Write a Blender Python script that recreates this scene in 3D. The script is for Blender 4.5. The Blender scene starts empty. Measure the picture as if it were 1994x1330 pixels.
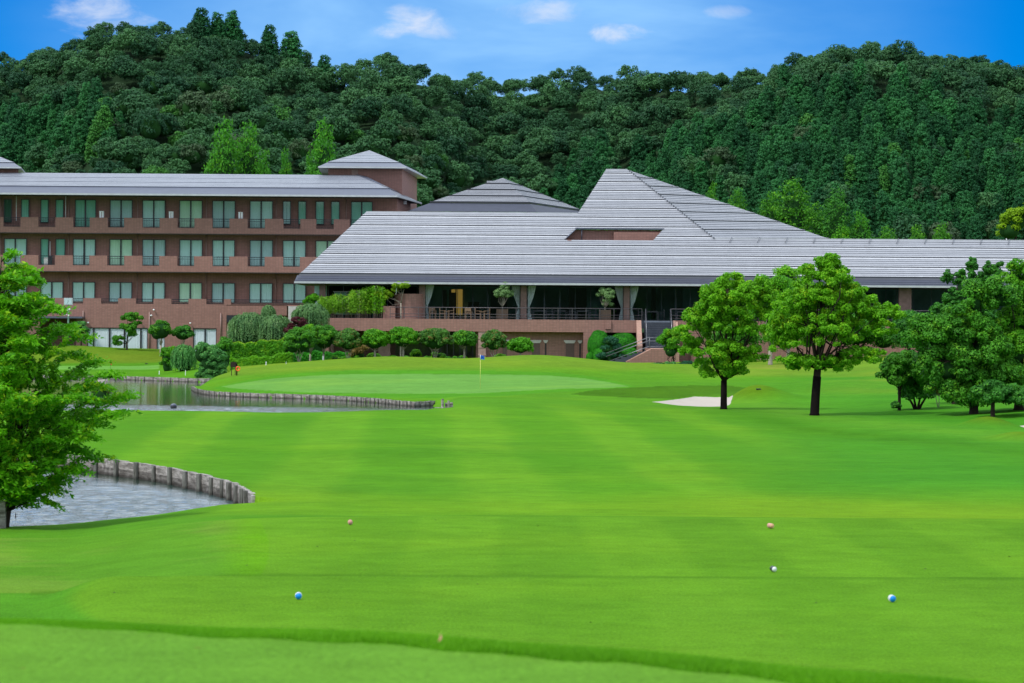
import bpy, math, random
import numpy as np
from mathutils import Vector, Matrix

# ------------------------------------------------------------------ camera, world, sun
F = 5654.0            # focal length in photograph pixels (1994 wide)
ZC = 4.1              # eye height above the pond water
ROLL = 0.0070
PITCH = 35.0 / F
scene = bpy.context.scene
cam_data = bpy.data.cameras.new("camera")
cam = bpy.data.objects.new("camera", cam_data)
scene.collection.objects.link(cam)
scene.camera = cam
cam_data.sensor_width = 36.0
cam_data.lens = 36.0 * F / 1994.0
cam_data.clip_start = 0.5
cam_data.clip_end = 6000.0
cam_data.dof.use_dof = True
cam_data.dof.focus_distance = 110.0
cam_data.dof.aperture_fstop = 4.5
fw = Vector((0, math.cos(PITCH), -math.sin(PITCH)))
up0 = Vector((0, math.sin(PITCH), math.cos(PITCH)))
rt0 = Vector((1, 0, 0))
rt = rt0 * math.cos(ROLL) + up0 * math.sin(ROLL)
up = up0 * math.cos(ROLL) - rt0 * math.sin(ROLL)
rot = Matrix((rt, up, -fw)).transposed()
cam.matrix_world = Matrix.Translation((0, 0, ZC)) @ rot.to_4x4()

SUN_EL, SUN_AZ = math.radians(54), math.radians(-128)   # azimuth from +Y, clockwise
scene.view_settings.view_transform = 'Standard'
scene.view_settings.look = 'None'
scene.view_settings.gamma = 1.0
scene.view_settings.exposure = 0.40
sd = bpy.data.lights.new("sun", 'SUN')
sd.energy = 2.45
sd.angle = math.radians(6.0)
sd.color = (1.0, 0.955, 0.89)
sun = bpy.data.objects.new("sun", sd)
scene.collection.objects.link(sun)
sdir = Vector((math.sin(SUN_AZ) * math.cos(SUN_EL), math.cos(SUN_AZ) * math.cos(SUN_EL), math.sin(SUN_EL)))
sun.rotation_euler = (-sdir).to_track_quat('-Z', 'Y').to_euler()
sun.location = (0, 0, 80)

def W(px, py, D):
    """photograph pixel at depth D -> world point"""
    dx, dy = px - 997.0, py - 665.0
    a, b = dx + ROLL * dy, dy - ROLL * dx
    return (a * D / F, D, ZC - (b + 35.0) * D / F)

def WZ(px, py, z):
    dx, dy = px - 997.0, py - 665.0
    D = (ZC - z) * F / (dy - ROLL * dx + 35.0)
    return W(px, py, D)

def XP(px, py, D): return W(px, py, D)[0]
def ZP(px, py, D): return W(px, py, D)[2]

# ---- world
world = bpy.data.worlds.new("World")
scene.world = world
world.use_nodes = True
nt = world.node_tree
for n in list(nt.nodes): nt.nodes.remove(n)

class NT:
    def __init__(s, tree): s.t = tree
    def n(s, typ, **kw):
        nd = s.t.nodes.new(typ)
        for k, v in kw.items():
            if k == 'ins':
                for kk, vv in v.items(): s.set(nd.inputs[kk], vv)
            else: setattr(nd, k, v)
        return nd
    def set(s, sock, v):
        if isinstance(v, bpy.types.NodeSocket): s.t.links.new(v, sock)
        else: sock.default_value = v
    def math(s, op, a, b=0.0, c=None, clamp=False):
        nd = s.n('ShaderNodeMath', operation=op); nd.use_clamp = clamp
        s.set(nd.inputs[0], a); s.set(nd.inputs[1], b)
        if c is not None: s.set(nd.inputs[2], c)
        return nd.outputs[0]
    def mix(s, f, a, b, mode='MIX'):
        nd = s.n('ShaderNodeMix', data_type='RGBA', blend_type=mode)
        s.set(nd.inputs[0], f)
        for i, v in ((6, a), (7, b)):
            if isinstance(v, (tuple, list)) and len(v) == 3: v = (*v, 1)
            s.set(nd.inputs[i], v)
        return nd.outputs[2]
    def smooth(s, x, lo, hi):
        nd = s.n('ShaderNodeMapRange', interpolation_type='SMOOTHSTEP')
        s.set(nd.inputs[0], x); nd.inputs[1].default_value = lo; nd.inputs[2].default_value = hi
        return nd.outputs[0]
    def noise(s, vec, scale, detail=3.0, rough=0.5, dist=0.0):
        nd = s.n('ShaderNodeTexNoise')
        if vec is not None: s.set(nd.inputs['Vector'], vec)
        nd.inputs['Scale'].default_value = scale; nd.inputs['Detail'].default_value = detail
        nd.inputs['Roughness'].default_value = rough; nd.inputs['Distortion'].default_value = dist
        return nd.outputs[0]
    def mapv(s, vec, scale=(1, 1, 1), loc=(0, 0, 0), rot=(0, 0, 0)):
        nd = s.n('ShaderNodeMapping'); s.set(nd.inputs[0], vec)
        nd.inputs['Scale'].default_value = scale; nd.inputs['Location'].default_value = loc
        nd.inputs['Rotation'].default_value = rot
        return nd.outputs[0]

w = NT(nt)
out = w.n('ShaderNodeOutputWorld'); bg = w.n('ShaderNodeBackground'); nt.links.new(bg.outputs[0], out.inputs[0])
tc = w.n('ShaderNodeTexCoord'); gen = tc.outputs['Generated']
sep = w.n('ShaderNodeSeparateXYZ', ins={0: gen})
sky = w.n('ShaderNodeTexSky', sky_type='NISHITA')
sky.sun_disc = False; sky.sun_elevation = SUN_EL; sky.sun_rotation = SUN_AZ
sky.air_density = 1.0; sky.dust_density = 0.6; sky.ozone_density = 2.0
hs = w.n('ShaderNodeHueSaturation', ins={'Saturation': 1.0, 'Color': sky.outputs[0]})
nish = w.mix(1.0, hs.outputs[0], (0.10, 0.10, 0.10), 'MULTIPLY')
# low sky as the photo shows it: deep azure at the sides, thin white veil in the middle
ratio = w.math('DIVIDE', sep.outputs[0], w.math('MAXIMUM', sep.outputs[1], 0.05))
elev = w.math('DIVIDE', sep.outputs[2], w.math('MAXIMUM', sep.outputs[1], 0.05))
dirv = w.n('ShaderNodeCombineXYZ', ins={0: ratio, 1: elev, 2: 0.0}).outputs[0]
vn = w.noise(w.mapv(dirv, (9, 26, 1)), 1.0, 5, 0.55, 0.3)
vx = w.smooth(w.math('ABSOLUTE', w.math('ADD', ratio, 0.012)), 0.19, 0.03)
veil = w.math('MULTIPLY', vx, w.math('ADD', w.math('MULTIPLY', w.smooth(vn, 0.3, 0.75), 0.70), 0.50), clamp=True)
veil = w.math('MULTIPLY', veil, w.math('SUBTRACT', 1.0, w.smooth(elev, 0.085, 0.2)), clamp=True)
azure = w.mix(w.smooth(elev, 0.06, 0.13), (0.0, 0.215, 0.66), (0.0, 0.17, 0.58))
low = w.mix(veil, azure, (0.235, 0.475, 0.80))
lown = w.noise(w.mapv(dirv, (48, 85, 1)), 1.0, 7, 0.62, 0.5)
puffs = None
for px, py, rx, ry, s in ((808, 52, 70, 30, 1.0), (800, 22, 45, 16, 0.8), (1205, 62, 62, 21, 1.1), (1055, 20, 80, 24, 0.75),
                          (205, 28, 90, 40, 0.8), (1408, 24, 50, 14, 0.5), (845, 62, 60, 18, 0.6)):
    p = W(px, py, 1.0)
    cx, cz = p[0], p[2] - ZC
    d = w.math('ADD', w.math('POWER', w.math('DIVIDE', w.math('SUBTRACT', ratio, cx), rx / F), 2.0),
               w.math('POWER', w.math('DIVIDE', w.math('SUBTRACT', elev, cz), ry / F), 2.0))
    d = w.math('ADD', d, w.math('MULTIPLY', w.math('SUBTRACT', lown, 0.5), 5.5))
    m = w.math('MULTIPLY', w.smooth(d, 1.35, -0.9), s)
    puffs = m if puffs is None else w.math('MAXIMUM', puffs, m)
low = w.mix(w.math('MULTIPLY', puffs, 0.85, clamp=True), low, (0.56, 0.62, 0.74))
# high broken cloud overhead, seen only in the water and as soft light
cn = w.noise(w.mapv(gen, (2.2, 2.2, 4.0)), 1.0, 5, 0.55, 0.4)
high = w.mix(w.math('MULTIPLY', w.smooth(cn, 0.25, 0.50), 0.88), nish, (1.04, 1.17, 1.34))
front = w.smooth(sep.outputs[1], 0.3, 0.7)
use_low = w.math('MULTIPLY', front, w.math('SUBTRACT', 1.0, w.smooth(elev, 0.122, 0.185)))
nt.links.new(w.mix(use_low, high, low), bg.inputs[0])
bg.inputs[1].default_value = 1.0

# ------------------------------------------------------------------ helpers
COL = scene.collection
def tag(o, label=None, cat=None, group=None, kind=None):
    if label: o['label'] = label
    if cat: o['category'] = cat
    if group: o['group'] = group
    if kind: o['kind'] = kind
    return o
def empty(name, loc=(0, 0, 0), rz=0.0):
    o = bpy.data.objects.new(name, None); COL.objects.link(o)
    o.location = loc; o.rotation_euler = (0, 0, rz); o.empty_display_size = 0.3
    return o
def thing(name, label, cat, loc=(0, 0, 0), rz=0.0, group=None):
    return tag(empty(name, loc, rz), label, cat, group)
def link_mesh(name, me, mats, parent=None, loc=None):
    o = bpy.data.objects.new(name, me); COL.objects.link(o)
    if mats is not None:
        for m in (mats if isinstance(mats, (list, tuple)) else [mats]): me.materials.append(m)
    if parent is not None: o.parent = parent
    if loc is not None: o.location = loc
    return o
def fast_mesh(name, V, Fq, smooth=False, mat_idx=None):
    """V (n,3), Fq (m,k) arrays"""
    V = np.asarray(V, dtype=np.float32); Fq = np.asarray(Fq, dtype=np.int32)
    me = bpy.data.meshes.new(name)
    k = Fq.shape[1]
    me.vertices.add(len(V)); me.vertices.foreach_set('co', V.ravel())
    me.loops.add(Fq.size); me.loops.foreach_set('vertex_index', Fq.ravel())
    me.polygons.add(len(Fq)); me.polygons.foreach_set('loop_start', np.arange(0, Fq.size, k, dtype=np.int32))
    if mat_idx is not None: me.polygons.foreach_set('material_index', np.asarray(mat_idx, dtype=np.int32))
    if smooth: me.polygons.foreach_set('use_smooth', np.ones(len(Fq), dtype=bool))
    me.update(calc_edges=True)
    return me
def dup(root, loc=None, rz=None, label=None, group=None, scale=None):
    r = root.copy(); COL.objects.link(r)
    if loc is not None: r.location = loc
    if rz is not None: r.rotation_euler = (0, 0, rz)
    if scale is not None: r.scale = scale
    if label: r['label'] = label
    if group: r['group'] = group
    for ch in root.children:
        c = ch.copy(); COL.objects.link(c); c.parent = r
        for g in ch.children:
            d = g.copy(); COL.objects.link(d); d.parent = c
    return r

class MB:
    def __init__(s, origin=(0, 0, 0)): s.v = []; s.f = []; s.m = []; s.o = origin; s.sm = []
    def add(s, vs, fs, m=0, smooth=False):
        b = len(s.v)
        s.v += [(p[0] - s.o[0], p[1] - s.o[1], p[2] - s.o[2]) for p in vs]
        s.f += [tuple(b + i for i in f) for f in fs]; s.m += [m] * len(fs); s.sm += [smooth] * len(fs)
        return s
    def box(s, x0, x1, y0, y1, z0, z1, m=0):
        vs = [(x, y, z) for z in (z0, z1) for y in (y0, y1) for x in (x0, x1)]
        return s.add(vs, [(0, 2, 3, 1), (4, 5, 7, 6), (0, 1, 5, 4), (2, 6, 7, 3), (0, 4, 6, 2), (1, 3, 7, 5)], m)
    def poly(s, pts, m=0):
        return s.add(pts, [tuple(range(len(pts)))], m)
    def prism(s, pts, y0, y1, m=0):
        """pts: (x,z) outline seen from the front, extruded y0..y1"""
        n = len(pts)
        vs = [(x, y0, z) for x, z in pts] + [(x, y1, z) for x, z in pts]
        fs = [tuple(range(n)), tuple(range(2 * n - 1, n - 1, -1))]
        fs += [((i + 1) % n, i, n + i, n + (i + 1) % n) for i in range(n)]
        return s.add(vs, fs, m)
    def slab(s, pts, z0, z1, m=0):
        """pts: plan outline (x,y)"""
        n = len(pts)
        vs = [(x, y, z0) for x, y in pts] + [(x, y, z1) for x, y in pts]
        fs = [tuple(range(n - 1, -1, -1)), tuple(range(n, 2 * n))]
        fs += [(i, (i + 1) % n, n + (i + 1) % n, n + i) for i in range(n)]
        return s.add(vs, fs, m)
    def tube(s, path, r, n=8, m=0, cap=True):
        path = [Vector(p) for p in path]
        rs = r if isinstance(r, (list, tuple)) else [r] * len(path)
        vs = []; prev = None
        for i, p in enumerate(path):
            t = (path[min(i + 1, len(path) - 1)] - path[max(i - 1, 0)])
            if t.length < 1e-9: t = Vector((0, 0, 1))
            t.normalize()
            if prev is None:
                u = t.orthogonal().normalized()
            else:
                u = (prev - t * prev.dot(t))
                u = u.normalized() if u.length > 1e-6 else t.orthogonal().normalized()
            prev = u; q = t.cross(u)
            for k in range(n):
                a = 2 * math.pi * k / n
                vs.append(tuple(p + (u * math.cos(a) + q * math.sin(a)) * rs[i]))
        fs = []
        for i in range(len(path) - 1):
            for k in range(n):
                a, b = i * n + k, i * n + (k + 1) % n
                fs.append((a, b, b + n, a + n))
        if cap:
            fs.append(tuple(range(n - 1, -1, -1))); fs.append(tuple(range((len(path) - 1) * n, len(path) * n)))
        return s.add(vs, fs, m, True)
    def lathe(s, c, prof, n=20, m=0):
        vs = [(c[0] + r * math.cos(2 * math.pi * k / n), c[1] + r * math.sin(2 * math.pi * k / n), c[2] + z) for r, z in prof for k in range(n)]
        fs = []
        for i in range(len(prof) - 1):
            for k in range(n):
                a, b = i * n + k, i * n + (k + 1) % n
                fs.append((a, b, b + n, a + n))
        fs.append(tuple(range(n - 1, -1, -1))); fs.append(tuple(range((len(prof) - 1) * n, len(prof) * n)))
        return s.add(vs, fs, m, True)
    def build(s, name, mats, parent=None, loc=None):
        me = bpy.data.meshes.new(name)
        me.from_pydata(s.v, [], s.f)
        me.polygons.foreach_set('material_index', np.array(s.m, dtype=np.int32))
        me.polygons.foreach_set('use_smooth', np.array(s.sm, dtype=bool))
        me.update()
        return link_mesh(name, me, mats, parent, loc)

# ------------------------------------------------------------------ materials
def mat(name):
    m = bpy.data.materials.new(name); m.use_nodes = True
    t = m.node_tree
    b = t.nodes['Principled BSDF']
    return m, NT(t), b
def basic(name, col, rough=0.7, metal=0.0, spec=0.4, var=0.15, scale=3.0, bump=0.0):
    m, t, b = mat(name)
    tcn = t.n('ShaderNodeTexCoord').outputs['Object']
    nz = t.noise(tcn, scale, 5, 0.6)
    f = t.math('ADD', t.math('MULTIPLY', t.math('SUBTRACT', nz, 0.5), var * 4), 1.0)
    c = t.n('ShaderNodeVectorMath', operation='SCALE', ins={0: (*col,)}); t.set(c.inputs['Scale'], f)
    t.set(b.inputs['Base Color'], c.outputs[0])
    b.inputs['Roughness'].default_value = rough; b.inputs['Metallic'].default_value = metal
    b.inputs['Specular IOR Level'].default_value = spec
    if bump:
        bp = t.n('ShaderNodeBump', ins={'Height': nz, 'Strength': bump, 'Distance': 0.02}); t.set(b.inputs['Normal'], bp.outputs[0])
    return m
def leaf_mat(name, dark, light, tip=None, trans=0.25, clump=0.5, rough=0.55, use_random=False, gloss=0.12):
    m, t, b = mat(name)
    geo = t.n('ShaderNodeNewGeometry'); pos = geo.outputs['Position']
    isl = geo.outputs['Random Per Island']
    big = t.noise(pos, clump, 3, 0.6)
    f = t.math('ADD', t.math('MULTIPLY', isl, 0.22 if use_random else 0.5), t.math('MULTIPLY', t.smooth(big, 0.35, 0.65), 0.5), clamp=True)
    if use_random:
        oi = t.n('ShaderNodeObjectInfo').outputs['Random']
        at = t.n('ShaderNodeAttribute', attribute_name='tint').outputs['Fac']
        f = t.math('MULTIPLY', t.math('ADD', f, 0.5), t.math('MULTIPLY', t.math('ADD', t.math('FRACT', t.math('ADD', oi, at)), 0.15), 0.95), clamp=True)
    c = t.mix(f, dark, light)
    if use_random:
        oc = t.n('ShaderNodeSeparateColor', ins={0: t.n('ShaderNodeObjectInfo').outputs['Color']}).outputs[2]
        c = t.mix(t.math('MULTIPLY', t.math('SUBTRACT', 1.0, oc), 0.8), c, t.mix(isl, (0.030, 0.135, 0.022), (0.065, 0.215, 0.030)))
        og = t.n('ShaderNodeSeparateColor', ins={0: t.n('ShaderNodeObjectInfo').outputs['Color']}).outputs[1]
        c = t.mix(t.math('MULTIPLY', t.math('SUBTRACT', 1.0, og), 0.75), c, (0.052, 0.085, 0.040))
    if tip is not None:
        tn = t.noise(pos, clump * 1.7, 2, 0.5)
        c = t.mix(t.math('MULTIPLY', t.smooth(tn, 0.5, 0.68), t.smooth(isl, 0.3, 0.9)), c, tip)
    t.set(b.inputs['Base Color'], c)
    b.inputs['Roughness'].default_value = rough
    b.inputs['Specular IOR Level'].default_value = gloss
    o = t.t.nodes['Material Output']
    tr = t.n('ShaderNodeBsdfTranslucent'); t.set(tr.inputs[0], t.mix(1.0, c, (1.2, 1.35, 0.6), 'MULTIPLY'))
    ms = t.n('ShaderNodeMixShader'); ms.inputs[0].default_value = trans
    t.t.links.new(b.outputs[0], ms.inputs[1]); t.t.links.new(tr.outputs[0], ms.inputs[2]); t.t.links.new(ms.outputs[0], o.inputs[0])
    return m
def brick_mat(name, c1, c2, mortar):
    m, t, b = mat(name)
    geo = t.n('ShaderNodeNewGeometry')
    s = t.n('ShaderNodeSeparateXYZ', ins={0: geo.outputs['Position']})
    v = t.n('ShaderNodeCombineXYZ', ins={0: t.math('ADD', s.outputs[0], s.outputs[1]), 1: s.outputs[2], 2: 0.0}).outputs[0]
    br = t.n('ShaderNodeTexBrick', offset=0.0, ins={'Vector': v, 'Color1': (*c1, 1), 'Color2': (*c2, 1), 'Mortar': (*mortar, 1), 'Scale': 1.0,
             'Mortar Size': 0.012, 'Mortar Smooth': 0.2, 'Bias': 0.0, 'Brick Width': 0.235, 'Row Height': 0.12})
    nz = t.noise(v, 0.5, 5, 0.65); n2 = t.noise(t.mapv(v, (3, 0.3, 1)), 1.0, 3, 0.6)
    f = t.math('ADD', t.math('ADD', t.math('MULTIPLY', nz, 0.35), t.math('MULTIPLY', n2, 0.22)), 0.72)
    c = t.n('ShaderNodeVectorMath', operation='SCALE', ins={0: br.outputs[0]}); t.set(c.inputs['Scale'], f)
    t.set(b.inputs['Base Color'], c.outputs[0]); b.inputs['Roughness'].default_value = 0.75
    b.inputs['Specular IOR Level'].default_value = 0.25
    bp = t.n('ShaderNodeBump', ins={'Height': br.outputs['Fac'], 'Strength': 0.4, 'Distance': 0.01}); bp.invert = True
    t.set(b.inputs['Normal'], bp.outputs[0])
    return m
M = {}
M['brick'] = brick_mat('brown brick', (0.282, 0.146, 0.121), (0.240, 0.122, 0.101), (0.175, 0.105, 0.090))
M['brick_light'] = brick_mat('light brick', (0.40, 0.235, 0.185), (0.36, 0.21, 0.165), (0.28, 0.18, 0.14))
M['dark_metal'] = basic('dark metal', (0.022, 0.025, 0.032), 0.4, 0.3)
M['frame'] = basic('window frame', (0.018, 0.02, 0.025), 0.35)
M['white'] = basic('white paint', (0.72, 0.74, 0.76), 0.5)
M['gutter'] = basic('grey gutter', (0.38, 0.40, 0.42), 0.4)
M['pipe'] = basic('brown pipe', (0.27, 0.17, 0.15), 0.5)
M['lintel'] = basic('pale stone', (0.50, 0.46, 0.46), 0.7)
M['stone'] = basic('pillar stone', (0.30, 0.19, 0.165), 0.8, var=0.25)
M['steel'] = basic('handrail steel', (0.17, 0.17, 0.19), 0.35, 0.6)
M['step'] = basic('dark stone step', (0.035, 0.042, 0.058), 0.6)
M['step_edge'] = basic('grey landing stone', (0.13, 0.15, 0.19), 0.6)
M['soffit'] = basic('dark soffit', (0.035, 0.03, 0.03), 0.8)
M['wood'] = basic('terrace wood', (0.16, 0.10, 0.06), 0.6, var=0.2)
M['cloth_terrace'] = basic('tied pale drape', (0.42, 0.49, 0.49), 0.9, var=0.04)
M['column'] = basic('dark column stone', (0.17, 0.105, 0.09), 0.8, var=0.25)
M['planter'] = basic('planter wood', (0.065, 0.042, 0.03), 0.7, var=0.3, scale=8)
M['cloth_white'] = basic('white curtain', (0.56, 0.61, 0.66), 0.9, var=0.05)
M['cloth'] = basic('pale curtain', (0.62, 0.76, 0.74), 0.9, var=0.05)
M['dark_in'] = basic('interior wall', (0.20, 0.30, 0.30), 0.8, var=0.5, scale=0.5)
M['sand'] = basic('bunker sand', (0.45, 0.40, 0.36), 0.95, var=0.12, scale=1.5, bump=0.3)
M['bark'] = basic('dark bark', (0.030, 0.022, 0.018), 0.9, spec=0.1, var=0.3, scale=6, bump=0.6)
M['bark_wrap'] = basic('black trunk wrap', (0.008, 0.006, 0.006), 0.95, spec=0.05, var=0.3, scale=10, bump=0.4)
M['bark_pale'] = basic('pale bark', (0.25, 0.22, 0.18), 0.85, var=0.3, scale=9, bump=0.5)
M['blue'] = basic('blue marker paint', (0.0, 0.23, 0.72), 0.5, var=0.02)
M['marker_white'] = basic('dull white marker paint', (0.50, 0.52, 0.56), 0.6, var=0.02)
M['flagblue'] = basic('blue flag cloth', (0.0, 0.09, 0.50), 0.7, var=0.1)
M['orange'] = basic('orange plastic', (0.85, 0.12, 0.02), 0.5)
M['red'] = basic('red flag cloth', (0.6, 0.03, 0.02), 0.7)
M['logwood'] = basic('cut log', (0.62, 0.36, 0.19), 0.8, var=0.15, scale=20)
M['logbark'] = basic('weathered log side', (0.48, 0.25, 0.20), 0.9, var=0.2, scale=30)
M['shutter'] = basic('brown shutter', (0.10, 0.058, 0.05), 0.6)
M['rubber'] = basic('black float', (0.012, 0.014, 0.018), 0.4)
M['yellow'] = basic('flag stick yellow', (0.68, 0.62, 0.16), 0.5)
M['pole_green'] = basic('green pole paint', (0.10, 0.20, 0.14), 0.5)
M['clockface'] = basic('clock face', (0.40, 0.52, 0.56), 0.5, var=0.05)
M['tank'] = basic('grey unit metal', (0.5, 0.52, 0.52), 0.5)
# roof materials
def roof_mat(name, col, rough, var=0.17):
    m, t, b = mat(name)
    geo = t.n('ShaderNodeNewGeometry'); p = geo.outputs['Position']
    a = t.noise(t.mapv(p, (1.2, 1.2, 9.0)), 1.0, 4, 0.6); d = t.noise(t.mapv(p, (0.05, 0.05, 0.1)), 1.0, 3, 0.6)
    e = t.noise(t.mapv(p, (3.5, 0.2, 0.2)), 1.0, 2, 0.6)
    f = t.math('ADD', 1.0, t.math('ADD', t.math('MULTIPLY', t.math('SUBTRACT', a, 0.5), var * 3), t.math('ADD', t.math('MULTIPLY', t.math('SUBTRACT', d, 0.5), var * 3), t.math('MULTIPLY', t.math('SUBTRACT', e, 0.5), var))))
    c = t.n('ShaderNodeVectorMath', operation='SCALE', ins={0: col}); t.set(c.inputs['Scale'], f)
    t.set(b.inputs['Base Color'], c.outputs[0]); b.inputs['Roughness'].default_value = rough
    b.inputs['Specular IOR Level'].default_value = 0.5
    return m
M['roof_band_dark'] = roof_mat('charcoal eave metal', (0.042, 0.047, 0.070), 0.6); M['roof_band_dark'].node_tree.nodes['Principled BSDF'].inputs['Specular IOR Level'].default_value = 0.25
M['roof'] = roof_mat('silver roof tile', (0.238, 0.246, 0.272), 0.45)
M['roof_trim'] = roof_mat('pale course edge', (0.37, 0.38, 0.41), 0.45)
M['roof_gap'] = roof_mat('dark course gap', (0.10, 0.105, 0.125), 0.6)
M['roof_black'] = roof_mat('black wide gap', (0.022, 0.025, 0.032), 0.6)
M['roof_band'] = roof_mat('dark eave metal', (0.070, 0.080, 0.115), 0.35)
M['roof_slate'] = roof_mat('grey slate', (0.185, 0.20, 0.235), 0.45)
# window glass
def glass_mat(name, tint, refl):
    m, t, b = mat(name)
    o = t.t.nodes['Material Output']; t.t.nodes.remove(b)
    tr = t.n('ShaderNodeBsdfTransparent', ins={0: (*tint, 1)}); gl = t.n('ShaderNodeBsdfGlossy', ins={'Roughness': 0.03})
    lw = t.n('ShaderNodeLayerWeight', ins={0: 0.5})
    fx = t.math('ADD', t.math('MULTIPLY', t.math('POWER', lw.outputs['Facing'], 5.0), 0.8), refl + 0.04, clamp=True)
    ms = t.n('ShaderNodeMixShader', ins={0: fx}); t.t.links.new(tr.outputs[0], ms.inputs[1]); t.t.links.new(gl.outputs[0], ms.inputs[2])
    t.t.links.new(ms.outputs[0], o.inputs[0])
    return m
M['glass'] = glass_mat('window glass', (0.80, 0.93, 0.89), 0.02)
M['glass_dark'] = glass_mat('restaurant glass', (0.45, 0.60, 0.60), 0.0)
M['glass_clear'] = glass_mat('clear window glass', (0.95, 0.98, 0.98), 0.0)
mm, tt, bb = mat('warm lamp light'); bb.inputs['Base Color'].default_value = (0.2, 0.1, 0.02, 1)
bb.inputs['Emission Color'].default_value = (1.0, 0.50, 0.10, 1); bb.inputs['Emission Strength'].default_value = 0.30
M['lamp'] = mm
# pond timber
mm, tt, bb = mat('weathered timber')
p = tt.n('ShaderNodeNewGeometry').outputs['Position']
a = tt.noise(tt.mapv(p, (2.0, 2.0, 14)), 1.0, 5, 0.7); b2 = tt.noise(p, 3.5, 4, 0.6)
c = tt.mix(tt.smooth(a, 0.3, 0.7), (0.075, 0.062, 0.052), (0.35, 0.32, 0.29))
c = tt.mix(tt.math('MULTIPLY', tt.smooth(b2, 0.52, 0.7), 0.6), c, (0.50, 0.47, 0.44))
zz = tt.n('ShaderNodeSeparateXYZ', ins={0: p}).outputs[2]
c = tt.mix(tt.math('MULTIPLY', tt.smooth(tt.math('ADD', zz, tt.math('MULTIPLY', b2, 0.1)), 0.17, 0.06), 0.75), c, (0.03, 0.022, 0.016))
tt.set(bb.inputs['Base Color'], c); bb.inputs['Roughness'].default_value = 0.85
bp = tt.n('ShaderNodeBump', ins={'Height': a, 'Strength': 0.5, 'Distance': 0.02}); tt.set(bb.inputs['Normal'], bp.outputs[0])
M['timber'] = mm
mm, tt, bb = mat('old timber post')
p = tt.n('ShaderNodeNewGeometry').outputs['Position']
a = tt.noise(tt.mapv(p, (14.0, 14.0, 2)), 1.0, 5, 0.7); b2 = tt.noise(p, 3.0, 4, 0.6)
c = tt.mix(tt.smooth(a, 0.3, 0.7), (0.05, 0.048, 0.038), (0.21, 0.21, 0.185))
zz = tt.n('ShaderNodeSeparateXYZ', ins={0: p}).outputs[2]
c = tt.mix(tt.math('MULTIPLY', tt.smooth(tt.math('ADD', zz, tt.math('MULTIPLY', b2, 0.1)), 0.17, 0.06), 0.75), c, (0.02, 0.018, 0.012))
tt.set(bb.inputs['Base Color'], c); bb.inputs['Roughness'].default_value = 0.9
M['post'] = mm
# water
def water_mat():
    m, t, b = mat('pond water')
    p = t.n('ShaderNodeNewGeometry').outputs['Position']
    n1 = t.noise(t.mapv(p, (6, 14, 1)), 1.0, 3, 0.6)
    am = t.n('ShaderNodeAttribute', attribute_name='ripple').outputs['Fac']
    bp = t.n('ShaderNodeBump', ins={'Height': n1, 'Distance': 0.05}); t.set(bp.inputs['Strength'], t.math('ADD', t.math('MULTIPLY', am, 0.6), 0.02))
    t.set(b.inputs['Base Color'], t.mix(t.smooth(am, 0.1, 0.6), (0.008, 0.030, 0.015), (0.035, 0.060, 0.060)))
    b.inputs['Roughness'].default_value = 0.05; b.inputs['IOR'].default_value = 1.33
    b.inputs['Specular IOR Level'].default_value = 0.6
    t.set(b.inputs['Normal'], bp.outputs[0])
    return m
M['water'] = water_mat()
# turf: base colour of the different cuts and painted hollow shading are kept per vertex ('turf'), grain is procedural
mm, tt, bb = mat('turf')
at = tt.n('ShaderNodeAttribute', attribute_name='turf').outputs['Color']
p = tt.n('ShaderNodeNewGeometry').outputs['Position']
g1 = tt.noise(p, 0.22, 4, 0.6); g2 = tt.noise(tt.mapv(p, (1, 1, 0)), 1.6, 9, 0.78); g3 = tt.noise(tt.mapv(p, (1, .6, 0)), 26.0, 3, 0.7)
g4 = tt.noise(tt.mapv(p, (0.30, 0.36, 0), rot=(0, 0, 0.35)), 1.0, 6, 0.66, 1.2)
f = tt.math('ADD', 1.0, tt.math('ADD', tt.math('MULTIPLY', tt.math('SUBTRACT', g1, 0.5), 0.45), tt.math('ADD', tt.math('MULTIPLY', tt.math('SUBTRACT', g2, 0.5), 0.85), tt.math('ADD', tt.math('MULTIPLY', tt.math('SUBTRACT', g3, 0.5), 1.1), tt.math('MULTIPLY', tt.math('SUBTRACT', g4, 0.5), 0.42)))))
c = tt.n('ShaderNodeVectorMath', operation='SCALE', ins={0: at}); tt.set(c.inputs['Scale'], tt.math('MULTIPLY', f, 0.85))
yel = tt.noise(p, 0.11, 3, 0.6)
c2 = tt.mix(tt.math('MULTIPLY', tt.smooth(yel, 0.45, 0.75), 0.45), c.outputs[0], tt.mix(1.0, c.outputs[0], (1.35, 1.02, 0.8), 'MULTIPLY'))
spk = tt.noise(tt.mapv(p, (1, 1, 0)), 7.0, 2, 0.5)
c2 = tt.mix(tt.smooth(spk, 0.76, 0.80), c2, (0.10, 0.075, 0.02))
sandm = tt.smooth(tt.math('ADD', tt.n('ShaderNodeAttribute', attribute_name='sand').outputs['Fac'], tt.math('MULTIPLY', tt.math('SUBTRACT', g2, 0.5), 0.12)), 0.50, 0.515)
sn = tt.mix(g2, (0.31, 0.275, 0.24), (0.44, 0.395, 0.35))
c2 = tt.mix(sandm, c2, sn)
tt.set(bb.inputs['Base Color'], c2); bb.inputs['Roughness'].default_value = 0.95; bb.inputs['Specular IOR Level'].default_value = 0.01
bp = tt.n('ShaderNodeBump', ins={'Height': tt.math('ADD', g3, tt.math('MULTIPLY', g2, 1.0)), 'Strength': 0.5, 'Distance': 0.03}); tt.set(bb.inputs['Normal'], bp.outputs[0])
M['turf'] = mm
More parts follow.
